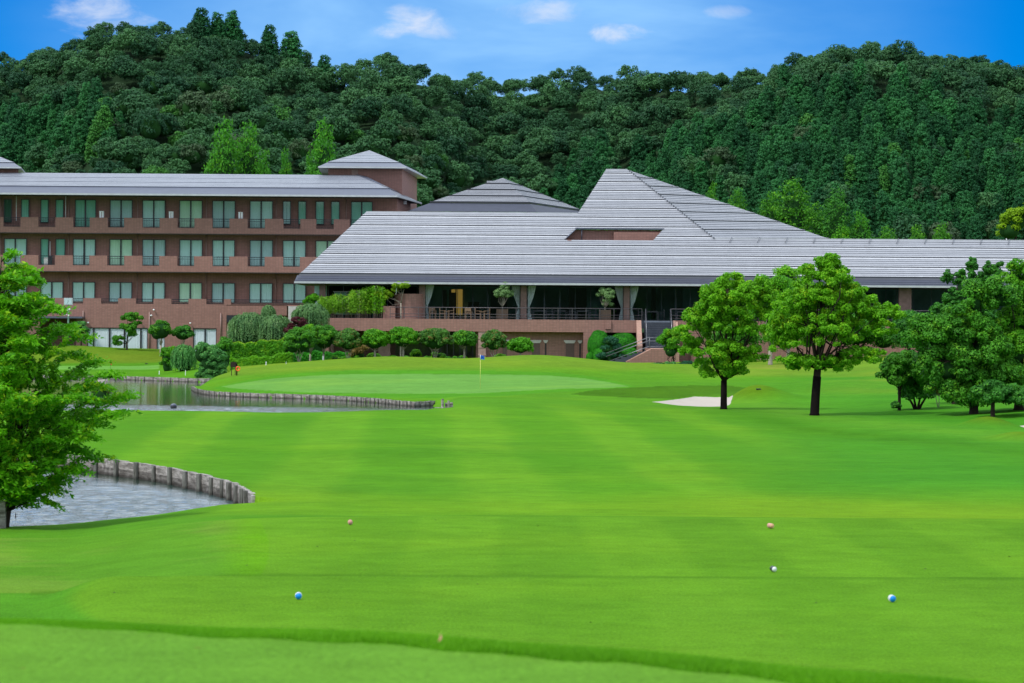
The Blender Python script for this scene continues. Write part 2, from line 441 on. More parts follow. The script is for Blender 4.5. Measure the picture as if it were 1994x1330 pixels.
# ------------------------------------------------------------------ terrain
UC = np.array([-900, -200, 0, 150, 300, 450, 600, 750, 900, 1050, 1200, 1400, 1600, 1800, 2000, 2250, 3000], float)
def hz(u): return 630.0 + ROLL * (u - 997.0)
def zpy(u, py, D): return ZC - (py - hz(u)) * D / F
COLS = []
for u in UC:
    k = {}
    L = []
    uu = min(max(u, 0), 2000)
    def a(D, z): L.append((D, z))
    # tees to fairway
    if uu <= 150:
        a(36, .62); a(44, .5); a(50, .34); a(55, .16); a(58, .10); a(62, .1); a(75, .3); a(80, .43); a(95, .42); a(112, .50); a(118, .48); a(123, .1)
    elif uu <= 300:
        a(36, .74); a(44, .68); a(50, .56); a(56, .3); a(59, .15); a(64, .1); a(72, .3); a(78, .43); a(95, .40); a(112, .52); a(118, .50); a(123, .1)
    elif uu <= 450:
        a(36, .85); a(47, .80); a(51, .66); a(57, .42); a(61.5, .30); a(66, .36); a(72, .43); a(82, .36); a(95, .42); a(112, .53); a(118, .50); a(123, .1)
    elif uu <= 600:
        a(36, .85); a(49, .80); a(53, .58); a(60, .42); a(66, .38); a(80, .38); a(95, .40); a(110, .54); a(116, .55); a(122, .12)
    elif uu <= 750:
        a(36, .85); a(49.5, .80); a(53, .55); a(60, .40); a(66, .38); a(80, .42); a(100, .48); a(112, .62); a(118, .62); a(124, .2)
    else:
        zf = np.interp(uu, [900, 1200, 1400, 1600, 2000], [.60, .50, .32, .28, .30])
        a(36, .85); a(50, .80); a(53.5, .55); a(60, .42); a(66, .38); a(80, .42); a(95, .40); a(105, .42 + (zf - .42) * .4); a(118, zf)
    # beyond
    if uu <= 300:
        a(130, -.5); a(198, -.5); a(202.5, .28); a(206, .32); a(212, .46); a(222, zpy(uu, 713, 222)); a(225, zpy(uu, 707.5, 225))
        pk = np.interp(uu, [0, 100, 150, 200, 235, 270, 300], [678, 674, 670, 665, 664, 671, 684])
        a(233, zpy(uu, pk, 233)); a(237, 1.8); a(241, 1.5); a(300, 1.6)
    elif uu == 450:
        a(130, -.5); a(160, -.3); a(164, .24); a(172, zpy(450, 754, 172)); a(180, .5); a(188, zpy(450, 722, 190)); a(193, .9); a(198, 1.0); a(212, 1.2); a(300, 1.5)
    elif uu == 600:
        a(128, -.4); a(148, -.2); a(152, .25); a(155, .34); a(162, zpy(600, 757, 162)); a(172, zpy(600, 738, 172)); a(178, zpy(600, 729, 178)); a(184, 1.1); a(190, zpy(600, 704, 190)); a(195, 1.55); a(203, 1.2); a(300, 1.5)
    elif uu == 750:
        a(130, -.2); a(141, .1); a(145, .28); a(152, zpy(750, 768, 152)); a(163, zpy(750, 750, 163)); a(176, zpy(750, 729.5, 176)); a(180, zpy(750, 725, 180)); a(185, zpy(750, 711, 185)); a(190, zpy(750, 695.5, 190)); a(195, 1.9); a(204, 1.35); a(300, 1.3)
    elif uu == 900:
        a(128, .55); a(140, .52); a(150, zpy(900, 769, 150)); a(163, zpy(900, 748, 163)); a(176, zpy(900, 729, 176)); a(180, zpy(900, 724.5, 180)); a(185, zpy(900, 712, 185)); a(190, zpy(900, 697, 190)); a(195, 1.75); a(204, 1.3); a(300, 1.3)
    elif uu == 1050:
        a(128, .52); a(140, .50); a(150, zpy(1050, 764, 151)); a(163, zpy(1050, 746, 163)); a(175, zpy(1050, 730, 175)); a(180, zpy(1050, 723, 180)); a(185, zpy(1050, 707, 185)); a(191, zpy(1050, 688, 191)); a(196, 1.95); a(204, 1.35); a(300, 1.3)
    elif uu == 1200:
        a(126, .42); a(136, .42); a(146, .30); a(149.5, .34); a(152, .62); a(158, .72); a(168, zpy(1200, 748, 168)); a(178, zpy(1200, 733, 178)); a(188, zpy(1200, 711, 188)); a(192, zpy(1200, 704.5, 192)); a(198, 1.4); a(204, 1.2); a(300, 1.3)
    elif uu == 1400:
        a(126, .33); a(134, .33); a(137, .30); a(143, .22); a(148, .34); a(151, .52); a(157, zpy(1400, 751, 157)); a(164, .80); a(176, zpy(1400, 736, 176)); a(190, zpy(1400, 719, 190)); a(200, zpy(1400, 711, 200)); a(210, 1.4); a(300, 1.5)
    elif uu == 1600:
        a(126, .26); a(136, .42); a(150, zpy(1600, 759, 150)); a(164, .88); a(178, zpy(1600, 734, 178)); a(196, zpy(1600, 709, 196)); a(212, zpy(1600, 694, 212)); a(222, 1.9); a(300, 1.9)
    elif uu == 1800:
        a(121, .22); a(128, .44); a(145, .75); a(165, zpy(1800, 735, 165)); a(190, zpy(1800, 706, 190)); a(212, zpy(1800, 688, 212)); a(225, 2.1); a(300, 2.0)
    else:
        a(120, .55); a(135, .60); a(150, .85); a(170, 1.3); a(195, 1.8); a(215, 2.2); a(300, 2.1)
    COLS.append(L)

DG = np.arange(20.0, 300.0, 0.5)
UG = np.arange(-900.0, 3001.0, 15.0)
tab = np.array([np.interp(DG, [q[0] for q in L], [q[1] for q in L]) for L in COLS])
Z0 = np.zeros((len(DG), len(UG)))
def smooth1(A, r, ax):
    k = np.hanning(2 * r + 3)[1:-1]; k /= k.sum()
    P = np.concatenate([np.repeat(np.take(A, [0], ax), r, ax), A, np.repeat(np.take(A, [-1], ax), r, ax)], ax)
    return np.apply_along_axis(lambda v: np.convolve(v, k, 'valid'), ax, P)
# cubic-ish interpolation across u (catmull-rom on the columns)
for i in range(len(DG)):
    Z0[i] = np.interp(UG, UC, tab[:, i])
Z0 = smooth1(Z0, 3, 0)
Z0 = smooth1(Z0, 4, 1)

def pond_side(P, pts, soft):
    pass
# ---- pond outlines (world, plan); each vertex carries 1 where the edge that starts there is a timber wall
NEARWALL_PX = [(-260, 897), (-60, 902), (60, 908), (110, 913), (156, 918.5), (195, 923), (235, 928.7), (276, 934), (307.6, 939), (339, 946), (371, 953.5), (398, 959), (420, 967)]
NEARWALL = [WZ(x, y, 0.0)[:2] for x, y in NEARWALL_PX] + [WZ(x, y, .42)[:2] for x, y in ((437, 934.5), (453, 940.5), (469, 948), (481, 956), (489, 964.5))]
near_tip = W(489, 972, 61.0)[:2]
NEARSHORE = [W(x, 900, d)[:2] for x, d in ((480, 60.9), (440, 61.0), (400, 60.9), (330, 60.3), (260, 59.5), (200, 58.6), (130, 57.8), (60, 57.0), (0, 56.4), (-100, 55.6), (-300, 54.5))]
NEARPOND = NEARWALL + [near_tip] + NEARSHORE
NEARFLAG = [1] * len(NEARWALL) + [0] * (1 + len(NEARSHORE))
GREENWALL_PX = [(847, 789.5), (806, 792), (775, 789), (729, 784.4), (690, 781.5), (651, 779.2), (600, 777), (550, 775.5), (495, 774), (455, 772.5), (418, 770.5), (395, 768), (381, 764.5), (374, 760)]
GREENWALL = [WZ(x, y, 0.0)[:2] for x, y in GREENWALL_PX]
INLET = [W(x, 750, d)[:2] for x, d in ((371, 172), (380, 180), (398, 187), (424, 191))]
FARWALL_PX = [(447, 742.5), (426, 744), (406, 744.5), (379, 744), (340, 742.8), (300, 741.5), (250, 740), (200, 739), (152, 738), (60, 736.5), (-150, 734), (-400, 731)]
FARWALL = [WZ(x, y, 0.0)[:2] for x, y in FARWALL_PX]
FARSHORE = [W(x, 800, d)[:2] for x, d in ((-500, 121), (-100, 121.5), (150, 122), (300, 122), (450, 121.5), (600, 120.5), (700, 122.5), (780, 126), (840, 131), (862, 138))]
FARPOND = GREENWALL + INLET + FARWALL + FARSHORE
FARFLAG = [1] * (len(GREENWALL) - 1) + [0] * (len(INLET) + 1) + [1] * (len(FARWALL) - 1) + [0] * (len(FARSHORE) + 1)

def sdist(X, Y, poly, flag):
    """signed distance (+ outside), and flag of nearest edge"""
    P = np.array(poly); n = len(P)
    best = np.full(X.shape, 1e9); fl = np.zeros(X.shape, int); inside = np.zeros(X.shape, bool)
    for i in range(n):
        x0, y0 = P[i]; x1, y1 = P[(i + 1) % n]
        dx, dy = x1 - x0, y1 - y0
        L2 = dx * dx + dy * dy + 1e-9
        t = np.clip(((X - x0) * dx + (Y - y0) * dy) / L2, 0, 1)
        d = np.hypot(X - x0 - t * dx, Y - y0 - t * dy)
        m = d < best; best = np.where(m, d, best); fl = np.where(m, flag[i], fl)
        c = ((y0 > Y) != (y1 > Y)) & (X < (x1 - x0) * (Y - y0) / ((y1 - y0) if abs(y1 - y0) > 1e-9 else 1e-9) + x0)
        inside ^= c
    return np.where(inside, -best, best), fl
def sst(x, a, b):
    t = np.clip((x - a) / (b - a), 0, 1); return t * t * (3 - 2 * t)
def vnoise(X, Y, s, seed=0):
    """cheap smooth noise in [-1,1]"""
    r = np.random.RandomState(seed); out = 0; amp = 1; tot = 0
    for o in range(4):
        for j in range(3):
            a = r.uniform(0, math.pi * 2); k = s * (1.9 ** o) * r.uniform(.7, 1.3)
            out = out + amp * np.sin((X * math.cos(a) + Y * math.sin(a)) * k + r.uniform(0, 6.28)); tot += amp
        amp *= .55
    return out / tot * 1.8

# bunkers: outline polygons in plan
BUNK = [W(x, 780, d)[:2] for x, d in ((1263, 143.8), (1278, 140.5), (1300, 137.6), (1332, 135.8), (1372, 135.2), (1402, 135.8), (1420, 139.0), (1428, 144), (1419, 148.5), (1352, 149.4), (1300, 146.6))]
BUNK2 = [W(x, 820, d)[:2] for x, d in ((1962, 108), (2030, 104), (2120, 104), (2160, 112), (2080, 115), (1995, 113))]
TEE_EDGE = lambda u: np.interp(u, [-400, 0, 400, 900, 1500, 1800, 2000, 2600], [15.8, 15.36, 14.9, 14.3, 13.25, 12.72, 12.4, 11.6]) + 0.05 * np.sin(u / 90.0)

def TZ(X, Y, carve=True):
    X = np.asarray(X, float); Y = np.asarray(Y, float)
    U = 997.0 + X / np.maximum(Y, 1.0) * F
    ui = np.clip((U - UG[0]) / 15.0, 0, len(UG) - 1.001); di = np.clip((Y - DG[0]) / 0.5, 0, len(DG) - 1.001)
    i0 = di.astype(int); j0 = ui.astype(int); fi = di - i0; fj = ui - j0
    z = (Z0[i0, j0] * (1 - fi) * (1 - fj) + Z0[i0 + 1, j0] * fi * (1 - fj) + Z0[i0, j0 + 1] * (1 - fi) * fj + Z0[i0 + 1, j0 + 1] * fi * fj)
    # level tee platforms: sharp little steps
    left = sst(U, 60, 240)
    flat = 0.85 * left + (1 - left) * z
    z = np.where(Y < 37.0 + (U - 1000) * 0.0004, flat + 0.03 * left, z)
    # low swells
    amp = 0.05 * sst(Y, 55, 70) + 0.07 * sst(Y, 100, 140)
    z = z + amp * vnoise(X, Y, 0.16, 3)
    # mounds
    for (px, D, rx, ry, h) in ((1468, 144, 1.3, 2.6, .62), (1510, 143, 1.6, 2.6, .25), (1560, 150, 2.2, 4, -.22), (1640, 158, 3, 5, .3), (1300, 158, 3, 4, .2), (1925, 107, 0.95, 2.4, .42), (1985, 97, 0.9, 1.9, .28), (1750, 96, 4.5, 4, -.2), (1620, 101, 3, 3, -.12), (1205, 138.5, 1.3, 2.6, .13), (760, 84, 5, 6, .10), (1000, 73, 6, 3, -.08), (1650, 92, 6, 5, .10), (560, 100, 4, 5, -.08), (1800, 104, 3.5, 3, .12)):
        cx = (px - 997) * D / F
        z = z + h * np.exp(-((X - cx) / rx) ** 2 - ((Y - D) / ry) ** 2)
    # front tee plateau
    e = TEE_EDGE(U)
    z = np.where(Y < e, 2.5, np.where(Y < e + 7, 0.87 + (2.5 - 0.87) * (1 - sst(Y, e - .2, e + 7)), z))
    if carve:
        for poly, fl, floor in ((NEARPOND, NEARFLAG, -0.6), (FARPOND, FARFLAG, -0.6)):
            sd, f = sdist(X, Y, poly, fl)
            soft = floor + (np.maximum(z, .08) - floor) * sst(sd, -1.6, 0.9)
            hard = np.where(sd > 0.06, z, floor)
            top = 0.42 if poly is NEARPOND else 0.26
            hard = np.where((sd > 0.06) & (sd < 3.0), np.maximum(z * sst(sd, 0, 3) + top * (1 - sst(sd, 0, 3)), 0.05), hard)
            z = np.where(f == 1, hard, np.where(sd < 0.9, np.minimum(soft, np.maximum(z, .1)), z))
        for poly, dep in ((BUNK, .16), (BUNK2, .12)):
            sd, f = sdist(X, Y, poly, [0] * len(poly))
            z = z - dep * sst(sd, 0.5, -0.9)
    return z
def tz(x, y): return float(TZ(np.array([x]), np.array([y]))[0])

# ---- turf zones
def inpoly(PX, PY, poly):
    ins = np.zeros(PX.shape, bool); n = len(poly)
    for i in range(n):
        x0, y0 = poly[i]; x1, y1 = poly[(i + 1) % n]
        if abs(y1 - y0) < 1e-9: continue
        ins ^= ((y0 > PY) != (y1 > PY)) & (PX < (x1 - x0) * (PY - y0) / (y1 - y0) + x0)
    return ins
GREEN_OUT = [(431, 752.7), (463, 747), (505, 740.5), (545, 736), (590, 732.7), (640, 730), (695, 728.5), (819, 728.5), (935, 729), (1010, 730), (1076, 731.7), (1139, 737), (1185, 744), (1226, 753), (1179, 755.5), (1100, 757), (1034, 760), (935, 766), (820, 766.8), (695, 765.8), (590, 764), (500, 759.5), (450, 756)]
def turf_colour(X, Y, Z):
    a = X * F / Y; b = (ZC - Z) * F / Y - 35.0
    PX = 997 + a - ROLL * b; PY = 665 + b + ROLL * a
    n1 = vnoise(X, Y, 0.35, 5); n2 = vnoise(X, Y, 1.6, 6); n3 = vnoise(X * .8, Y * .6, 0.42, 9)
    col = np.zeros(X.shape + (3,))
    fair = np.array((0.100, 0.265, 0.018)); col[:] = fair
    def blend(m, c):
        m = np.clip(m, 0, 1)[..., None]
        col[:] = col * (1 - m) + np.array(c) * m
    blend(0.5 + n3 * .8, (0.088, 0.245, 0.020))
    # blurred mowing bands over the fairway
    band = np.sin((X + 0.035 * Y - 1.0) * math.pi / 2.3 + .5 * n3) * sst(Y, 52, 58) * (1 - sst(Y, 112, 135)) * sst(PX, 1700, 1250)
    blend(np.clip(band * 1.6, 0, 1) * .55, (0.140, 0.310, 0.024)); blend(np.clip(-band * 1.6, 0, 1) * .35, (0.075, 0.235, 0.014))
    # right side: cooler, bluer grass
    blend(sst(PX, 1350, 1750) * (Y > 60) * sst(PY, 985, 930) * .65, (0.045, 0.225, 0.022))
    # rough behind: yellower mounds
    blend(sst(Y, 180, 186) * sst(PX, 400, 440) * sst(PX, 1450, 1250), (0.145, 0.255, 0.028))
    blend(sst(Y, 205, 212) * (PX < 420), (0.085, 0.24, 0.02))
    blend(sst(Y, 223.5, 225) * (PX < 420) * (.7 + .5 * n1), (0.145, 0.215, 0.025))
    blend(sst(PY, 738, 724) * sst(PX, 1280, 1420) * (Y > 160) * (.75 + .35 * n1), (0.185, 0.275, 0.035))
    blend(sst(PY, 776, 756) * sst(PX, 1500, 1700) * (Y > 140) * (.4 + .5 * n1), (0.15, 0.27, 0.03))
    blend(sst(n1, .3, 1.1) * (Y > 182) * (PX > 1100) * .7, (0.26, 0.25, 0.08))
    # green with its collar
    g = inpoly(PX, PY, GREEN_OUT) & (Y > 140) & (Y < 186)
    cpx, cpy = 800, 746
    col_ = inpoly(cpx + (PX - cpx) / 1.045, cpy + (PY - cpy) / 1.42, GREEN_OUT) & (Y > 140) & (Y < 190)
    blend(col_ * 1.0, (0.080, 0.260, 0.020))
    blend(g * 1.0, (0.140, 0.315, 0.078))
    g2 = (Y > 212.5) & (Y < 221.8) & (PX < 309)
    blend(g2 * 1.0, (0.15, 0.34, 0.085))
    # bunker bank: long dark grass
    bank = inpoly(PX, PY, [(1110, 768), (1150, 760), (1200, 756), (1290, 752), (1370, 750), (1430, 752), (1490, 760), (1440, 772), (1419, 773), (1352, 772), (1309, 776), (1262, 775.5), (1166, 772)]) & (Y > 140)
    blend(bank * .9, (0.055, 0.145, 0.010))
    for (px, D, rx, ry) in ((1465, 143, 1.3, 2.2), (1925, 107, .85, 2.2), (1985, 97, 0.9, 1.8)):
        cx = (px - 997) * D / F
        blend(np.exp(-(((X - cx) / rx) ** 2 + ((Y - D) / ry) ** 2)) * 1.1, (0.105, 0.20, 0.012))
    # shading of the fairway hollows put into the turf colour as curved swaths
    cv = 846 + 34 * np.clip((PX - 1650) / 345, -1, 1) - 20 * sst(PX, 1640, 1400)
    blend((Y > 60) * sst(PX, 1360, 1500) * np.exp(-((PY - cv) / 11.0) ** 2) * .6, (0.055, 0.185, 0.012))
    blend((Y > 60) * sst(PX, 1300, 1450) * np.exp(-((PY - cv + 26) / 12.0) ** 2) * .45, (0.125, 0.285, 0.030))
    cv2 = 905 - 26 * np.cos((PX - 700) / 330.0)
    blend((Y > 56) * sst(PX, 420, 560) * sst(PX, 1250, 1050) * np.exp(-((PY - cv2) / 9.0) ** 2) * .4, (0.065, 0.215, 0.013))
    # yellow worn belt in front of the fairway and dry right part
    blend(sst(Y, 51.5, 53.5) * sst(Y, 66, 57.5) * sst(PX, 300, 500) * .45, (0.15, 0.30, 0.018))
    wv = 3.2 * np.sin(X * .35 + 1.0) + 1.5 * n3
    blend(sst(Y, 51.5, 53.5) * sst(Y, 66 + wv, 59.5 + wv) * sst(PX, 1080, 1500) * .55, (0.175, 0.30, 0.018))
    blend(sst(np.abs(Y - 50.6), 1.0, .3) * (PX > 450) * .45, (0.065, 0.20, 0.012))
    # orange tee: stripes
    t2 = (Y > 37.2) & (Y < 50.2)
    tee2 = t2 & (PX > 500 + 24 * np.clip(1 - ((PY - 1070) / 62) ** 2, -1, 1))
    blend(tee2 * 1.0, (0.120, 0.275, 0.020))
    st = np.sin((X + 0.003 * Y + 0.20) * math.pi / 1.34 - .35)
    ok = sst(PX, 560, 760)
    blend(tee2 * ok * sst(st, -.3, .3) * .5, (0.088, 0.225, 0.016))
    rough = t2 & ~tee2
    blend(rough * 1.0, (0.095, 0.245, 0.022)); blend(rough * sst(n2, -.2, .8) * .6, (0.16, 0.26, 0.045))
    blend(rough * (PX > 400) * sst(PX, 400, 500) * .7, (0.115, 0.30, 0.006))
    # blue tee
    t1 = (Y < 37.2) & (Y > 22)
    tee1 = sst((PX - 135) / 60 - ((PY - 1165) / 42) ** 2 * .8, -.4, .5) * t1
    blend(t1 * 1.0, (0.075, 0.24, 0.020))
    blend(tee1 * 1.0, (0.112, 0.262, 0.020)); blend(tee1 * sst(n3, -.2, .8) * .5, (0.132, 0.28, 0.028))
    st1 = np.sin((X - 0.2) * math.pi / 1.34)
    blend(tee1 * ok * sst(st1, -.3, .3) * .4, (0.092, 0.235, 0.015))
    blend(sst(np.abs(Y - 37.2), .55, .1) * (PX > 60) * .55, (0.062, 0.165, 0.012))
    # front tee
    e = TEE_EDGE(PX)
    f = Y < e
    blend(f * 1.0, (0.125, 0.285, 0.040))
    blend(f * sst(n2, 0, 1.2) * .5, (0.095, 0.24, 0.02))
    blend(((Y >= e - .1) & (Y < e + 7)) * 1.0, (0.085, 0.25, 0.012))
    col[..., 2] *= .62; col[..., 0] *= .82; col[..., 1] *= .89
    return col

rows = np.concatenate([np.arange(5.0, 20, 0.12), 20 * np.exp(np.arange(0, math.log(262 / 20), 0.0032)), np.array([266, 272, 280, 290, 310, 340, 400, 500, 700, 1000, 1600, 2600, 4500.])])
us = np.concatenate([[-9000, -5000, -3000, -2000, -1400, -1000, -800, -600, -450, -300, -220, -160], np.arange(-120, 2121, 3.6), [2170, 2250, 2400, 2600, 2900, 3400, 4200, 5500, 8000, 11000]])
UU, DD = np.meshgrid(us, rows)
GX = (UU - 997.0) * DD / F; GY = DD.copy()
GZ = TZ(GX, GY)
gfar = sst(GY, 262, 300); GZ = GZ * (1 - gfar) + 1.5 * gfar
nr, nc = GX.shape
idx = np.arange(nr * nc).reshape(nr, nc)
faces = np.stack([idx[:-1, :-1], idx[:-1, 1:], idx[1:, 1:], idx[1:, :-1]], -1).reshape(-1, 4)
gm = fast_mesh('ground', np.stack([GX, GY, GZ], -1).reshape(-1, 3), faces, True)
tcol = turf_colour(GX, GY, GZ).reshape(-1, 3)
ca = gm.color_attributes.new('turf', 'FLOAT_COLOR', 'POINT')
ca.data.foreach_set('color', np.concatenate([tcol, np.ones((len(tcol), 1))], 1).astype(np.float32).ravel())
# bunker faces get sand
sd1, _ = sdist(GX, GY, BUNK, [0] * len(BUNK)); sd2, _ = sdist(GX, GY, BUNK2, [0] * len(BUNK2))
sa = gm.attributes.new('sand', 'FLOAT', 'POINT'); sa.data.foreach_set('value', np.clip(0.5 - np.minimum(sd1, sd2) * 0.5, 0, 1).astype(np.float32).ravel())
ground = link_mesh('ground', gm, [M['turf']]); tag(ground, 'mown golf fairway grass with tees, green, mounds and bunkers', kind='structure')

# water surfaces: finely divided sheets with real ripples
def sheet(poly, flag, label, x0, x1, y0, y1, dx, dy, ampf):
    xs, ys = np.arange(x0, x1, dx), np.arange(y0, y1, dy)
    X, Y = np.meshgrid(xs, ys); sd, fl = sdist(X, Y, poly, flag)
    A = ampf(X, Y); r = np.random.RandomState(17); Z = np.zeros(X.shape)
    for k in range(26):
        lam = r.uniform(.20, .75); a = r.normal(math.pi / 2, .55); kk = 2 * math.pi / lam
        Z += .0054 * lam ** .9 * np.sin((X * math.cos(a) + Y * math.sin(a)) * kk + r.uniform(0, 6.28) + 1.2 * np.sin(X * r.uniform(.1, .5) + Y * r.uniform(.1, .4)))
    Z = Z * A
    nr_, nc2 = X.shape; idx_ = np.arange(nr_ * nc2).reshape(nr_, nc2)
    keep = sd[:-1, :-1] < np.where(fl[:-1, :-1] == 1, .06, 1.3)
    fc = np.stack([idx_[:-1, :-1], idx_[:-1, 1:], idx_[1:, 1:], idx_[1:, :-1]], -1)[keep]
    us_, inv = np.unique(fc.ravel(), return_inverse=True)
    me = fast_mesh('water', np.stack([X.ravel()[us_], Y.ravel()[us_], Z.ravel()[us_]], -1), inv.reshape(-1, 4), True)
    at_ = me.attributes.new('ripple', 'FLOAT', 'POINT'); at_.data.foreach_set('value', A.ravel()[us_].astype(np.float32))
    return tag(link_mesh('water', me, M['water']), label, kind='structure')
sheet(NEARPOND, NEARFLAG, 'rippled water of the near pond', -18, -4, 52, 86, .05, .065, lambda X, Y: .85 * (1 - .72 * sst(Y, 64.5, 75)) + 0 * X)
def famp(X, Y):
    n = vnoise(X, Y * 2.2, .10, 31)
    return np.clip(.03 + .9 * sst(Y, 146 + 7 * n, 138 + 7 * n) * (1 - .75 * sst(X, -14, -6)), 0, 1)
sheet(FARPOND, FARFLAG, 'dark green water of the far pond', -58, -2, 118, 206, .13, .16, famp)
# ------------------------------------------------------------------ hotel wing
def course_roof(mb, L, R, n, step=0.035, big=5, bigstep=0.09, holes=None, phase=0, mats=(0, 1, 2), trim=True):
    """stepped tile courses between edge functions L(t), R(t), t 0 (eave) .. 1 (ridge)"""
    for i in range(n):
        t0, t1 = i / n, (i + 1) / n
        isbig = (i + phase) % big == 0
        h = bigstep if isbig else step
        segs = [(0.0, 1.0)]
        if holes:
            segs = holes((t0 + t1) / 2, L, R)
        for s0, s1 in segs:
            def pt(t, s):
                a, b = Vector(L(t)), Vector(R(t)); return a + (b - a) * s
            a0, b0 = pt(t0, s0), pt(t0, s1); a1, b1 = pt(t1, s0), pt(t1, s1)
            up_ = Vector((0, 0, h))
            tread = 1 if ((i + phase) % big == 0 and trim) else 0
            mb.poly([a0 + up_, b0 + up_, b1, a1], mats[tread])
            mb.poly([a0, b0, b0 + up_, a0 + up_], 3 if isbig and len(mats) > 2 else mats[2])
            # end caps so the steps are closed when seen from the side
            mb.poly([a0, a0 + up_, a1], mats[2]); mb.poly([b0 + up_, b0, b1], mats[2])

DH, DW = 240.0, 241.8
zt = lambda py, D=DH: ZP(100, py, D)
XL0 = -62.0
hotel = thing('hotel_building', 'long brown brick three-storey wing with rows of curtained windows and low slate roof', 'building', (-30, 246, 1.4))
HO = tuple(hotel.location)
def hp(mb, name, mats, parent=None, label=None):
    o = mb.build(name, mats, hotel if parent is None else parent)
    if label: o['label'] = label
    return o
def HMB(): return MB(HO)
XR = XP(773, 420, DW)
# walls
m = HMB()
m.box(XL0, XR, DW, 252, zt(600), zt(377, DW) + .1)
x_low = XP(441, 630, DH)
# ground floor front wall at the balcony face, with openings
openings = []
g_open = [(78, 148), (169.6, 287.6), (305, 321), (376, 421.5)]
ztop, zbot = zt(637), 1.2
xs = XL0
for a, b in g_open:
    xa, xb = XP(a, 660, DH), XP(b, 660, DH)
    m.box(xs, xa, DH, DH + .3, zbot, ztop)
    xs = xb
m.box(xs, x_low, DH, DH + .3, zbot, ztop)
m.box(XL0, XP(78, 620, DH), DH - .002, DH + .3, ztop, zt(592.5))
m.box(XP(78, 620, DH), XP(148, 620, DH), DH, DH + .3, zt(619), zt(592.5))
m.box(XP(148, 620, DH), x_low, DH, DH + .3, ztop, zt(592.5))
m.box(x_low - .3, x_low, DH + .3, DW, zbot, zt(592.5))
m.box(XL0, x_low - .3, DH + 2.5, DH + 2.8, zbot, zt(600))
hp(m, 'wall', M['brick'])
# recessed part at right under the balcony fence, with dark fascia
m = HMB(); xr2 = XP(562, 600, DW)
m.box(x_low, xr2, DH, DH + .3, zt(611.5) + .02, zt(591.5)); m.box(x_low, xr2 + 8, DW, DW + .3, 1.2, zt(600))
hp(m, 'wall', M['brick'])
m = HMB(); m.box(x_low + .02, XP(466, 615, DH), DH - .05, DH + .3, zt(625), zt(611.5)); hp(m, 'fascia', M['dark_metal'])
m = HMB(); m.box(XP(446, 640, DH), XP(458, 640, DH), DW - .06, DW - .01, 1.3, zt(625)); hp(m, 'door', M['frame'])
m = HMB(); m.box(XP(562, 600, DH), XP(600, 600, DH), DH - .3, DH + .3, 1.2, zt(593)); hp(m, 'garden_wall', M['lintel'], label='pale rendered wall end behind willow')
# balconies
tops = [(423, 442, 453), (497, 516, 527.5), (580, 590.5, 592.5)]
gaps = {0: [(7, 40), (75, 108), (143, 175), (210, 242), (278, 311), (346, 379), (414, 447), (482.5, 516), (552, 585), (616, 650), (681, 714)],
        1: [(7, 40), (75, 107), (142, 174), (209, 242), (277.5, 310), (345.5, 378), (414, 446.5), (482.5, 515.5), (551.5, 584), (618, 651)],
        2: [(-10, 20), (63, 95), (142, 162), (197, 230), (265, 299), (334, 367), (402, 436), (450, 592)]}
for lv, (pt_, pg, pb) in enumerate(tops):
    m = HMB(); xs = XL0; ymid = (pt_ + pb) / 2
    xend = XP(773, ymid, DH) if lv < 2 else XP(592, ymid, DH)
    for a, b in gaps[lv]:
        xa, xb = XP(a, ymid, DH), min(XP(b, ymid, DH), xend)
        m.box(xs, xa, DH, DH + .16, zt(pb), zt(pt_))
        m.box(xa, xb, DH, DH + .16, zt(pb), zt(pg))
        r = HMB()
        z0, z1 = zt(pg), zt(pt_) - .03
        r.box(xa, xb, DH + .05, DH + .10, z1 - .05, z1); r.box(xa, xb, DH + .055, DH + .095, z1 - .22, z1 - .19)
        r.box(xa, xb, DH + .055, DH + .095, z0 + .05, z0 + .08)
        nb = max(3, int((xb - xa) / .13))
        for k in range(nb + 1):
            x = xa + .01 + (xb - xa - .035) * k / nb
            r.box(x, x + .016, DH + .062, DH + .082, z0, z1 - .05)
        hp(r, 'railing', M['dark_metal'])
        xs = xb
    if xs < xend: m.box(xs, xend, DH, DH + .16, zt(pb), zt(pt_))
    m.box(XL0, xend, DH + .16, DW, zt(pb) + .02, zt(pb) + .25)
    hp(m, 'balcony', M['brick_mid'] if 'brick_mid' in M else M['brick'])
    if lv < 2:
        m = HMB(); m.box(XL0, xend, DH - .012, DH + .17, zt(pb) - .07, zt(pb) - .002); hp(m, 'drip_edge', M['soffit'])
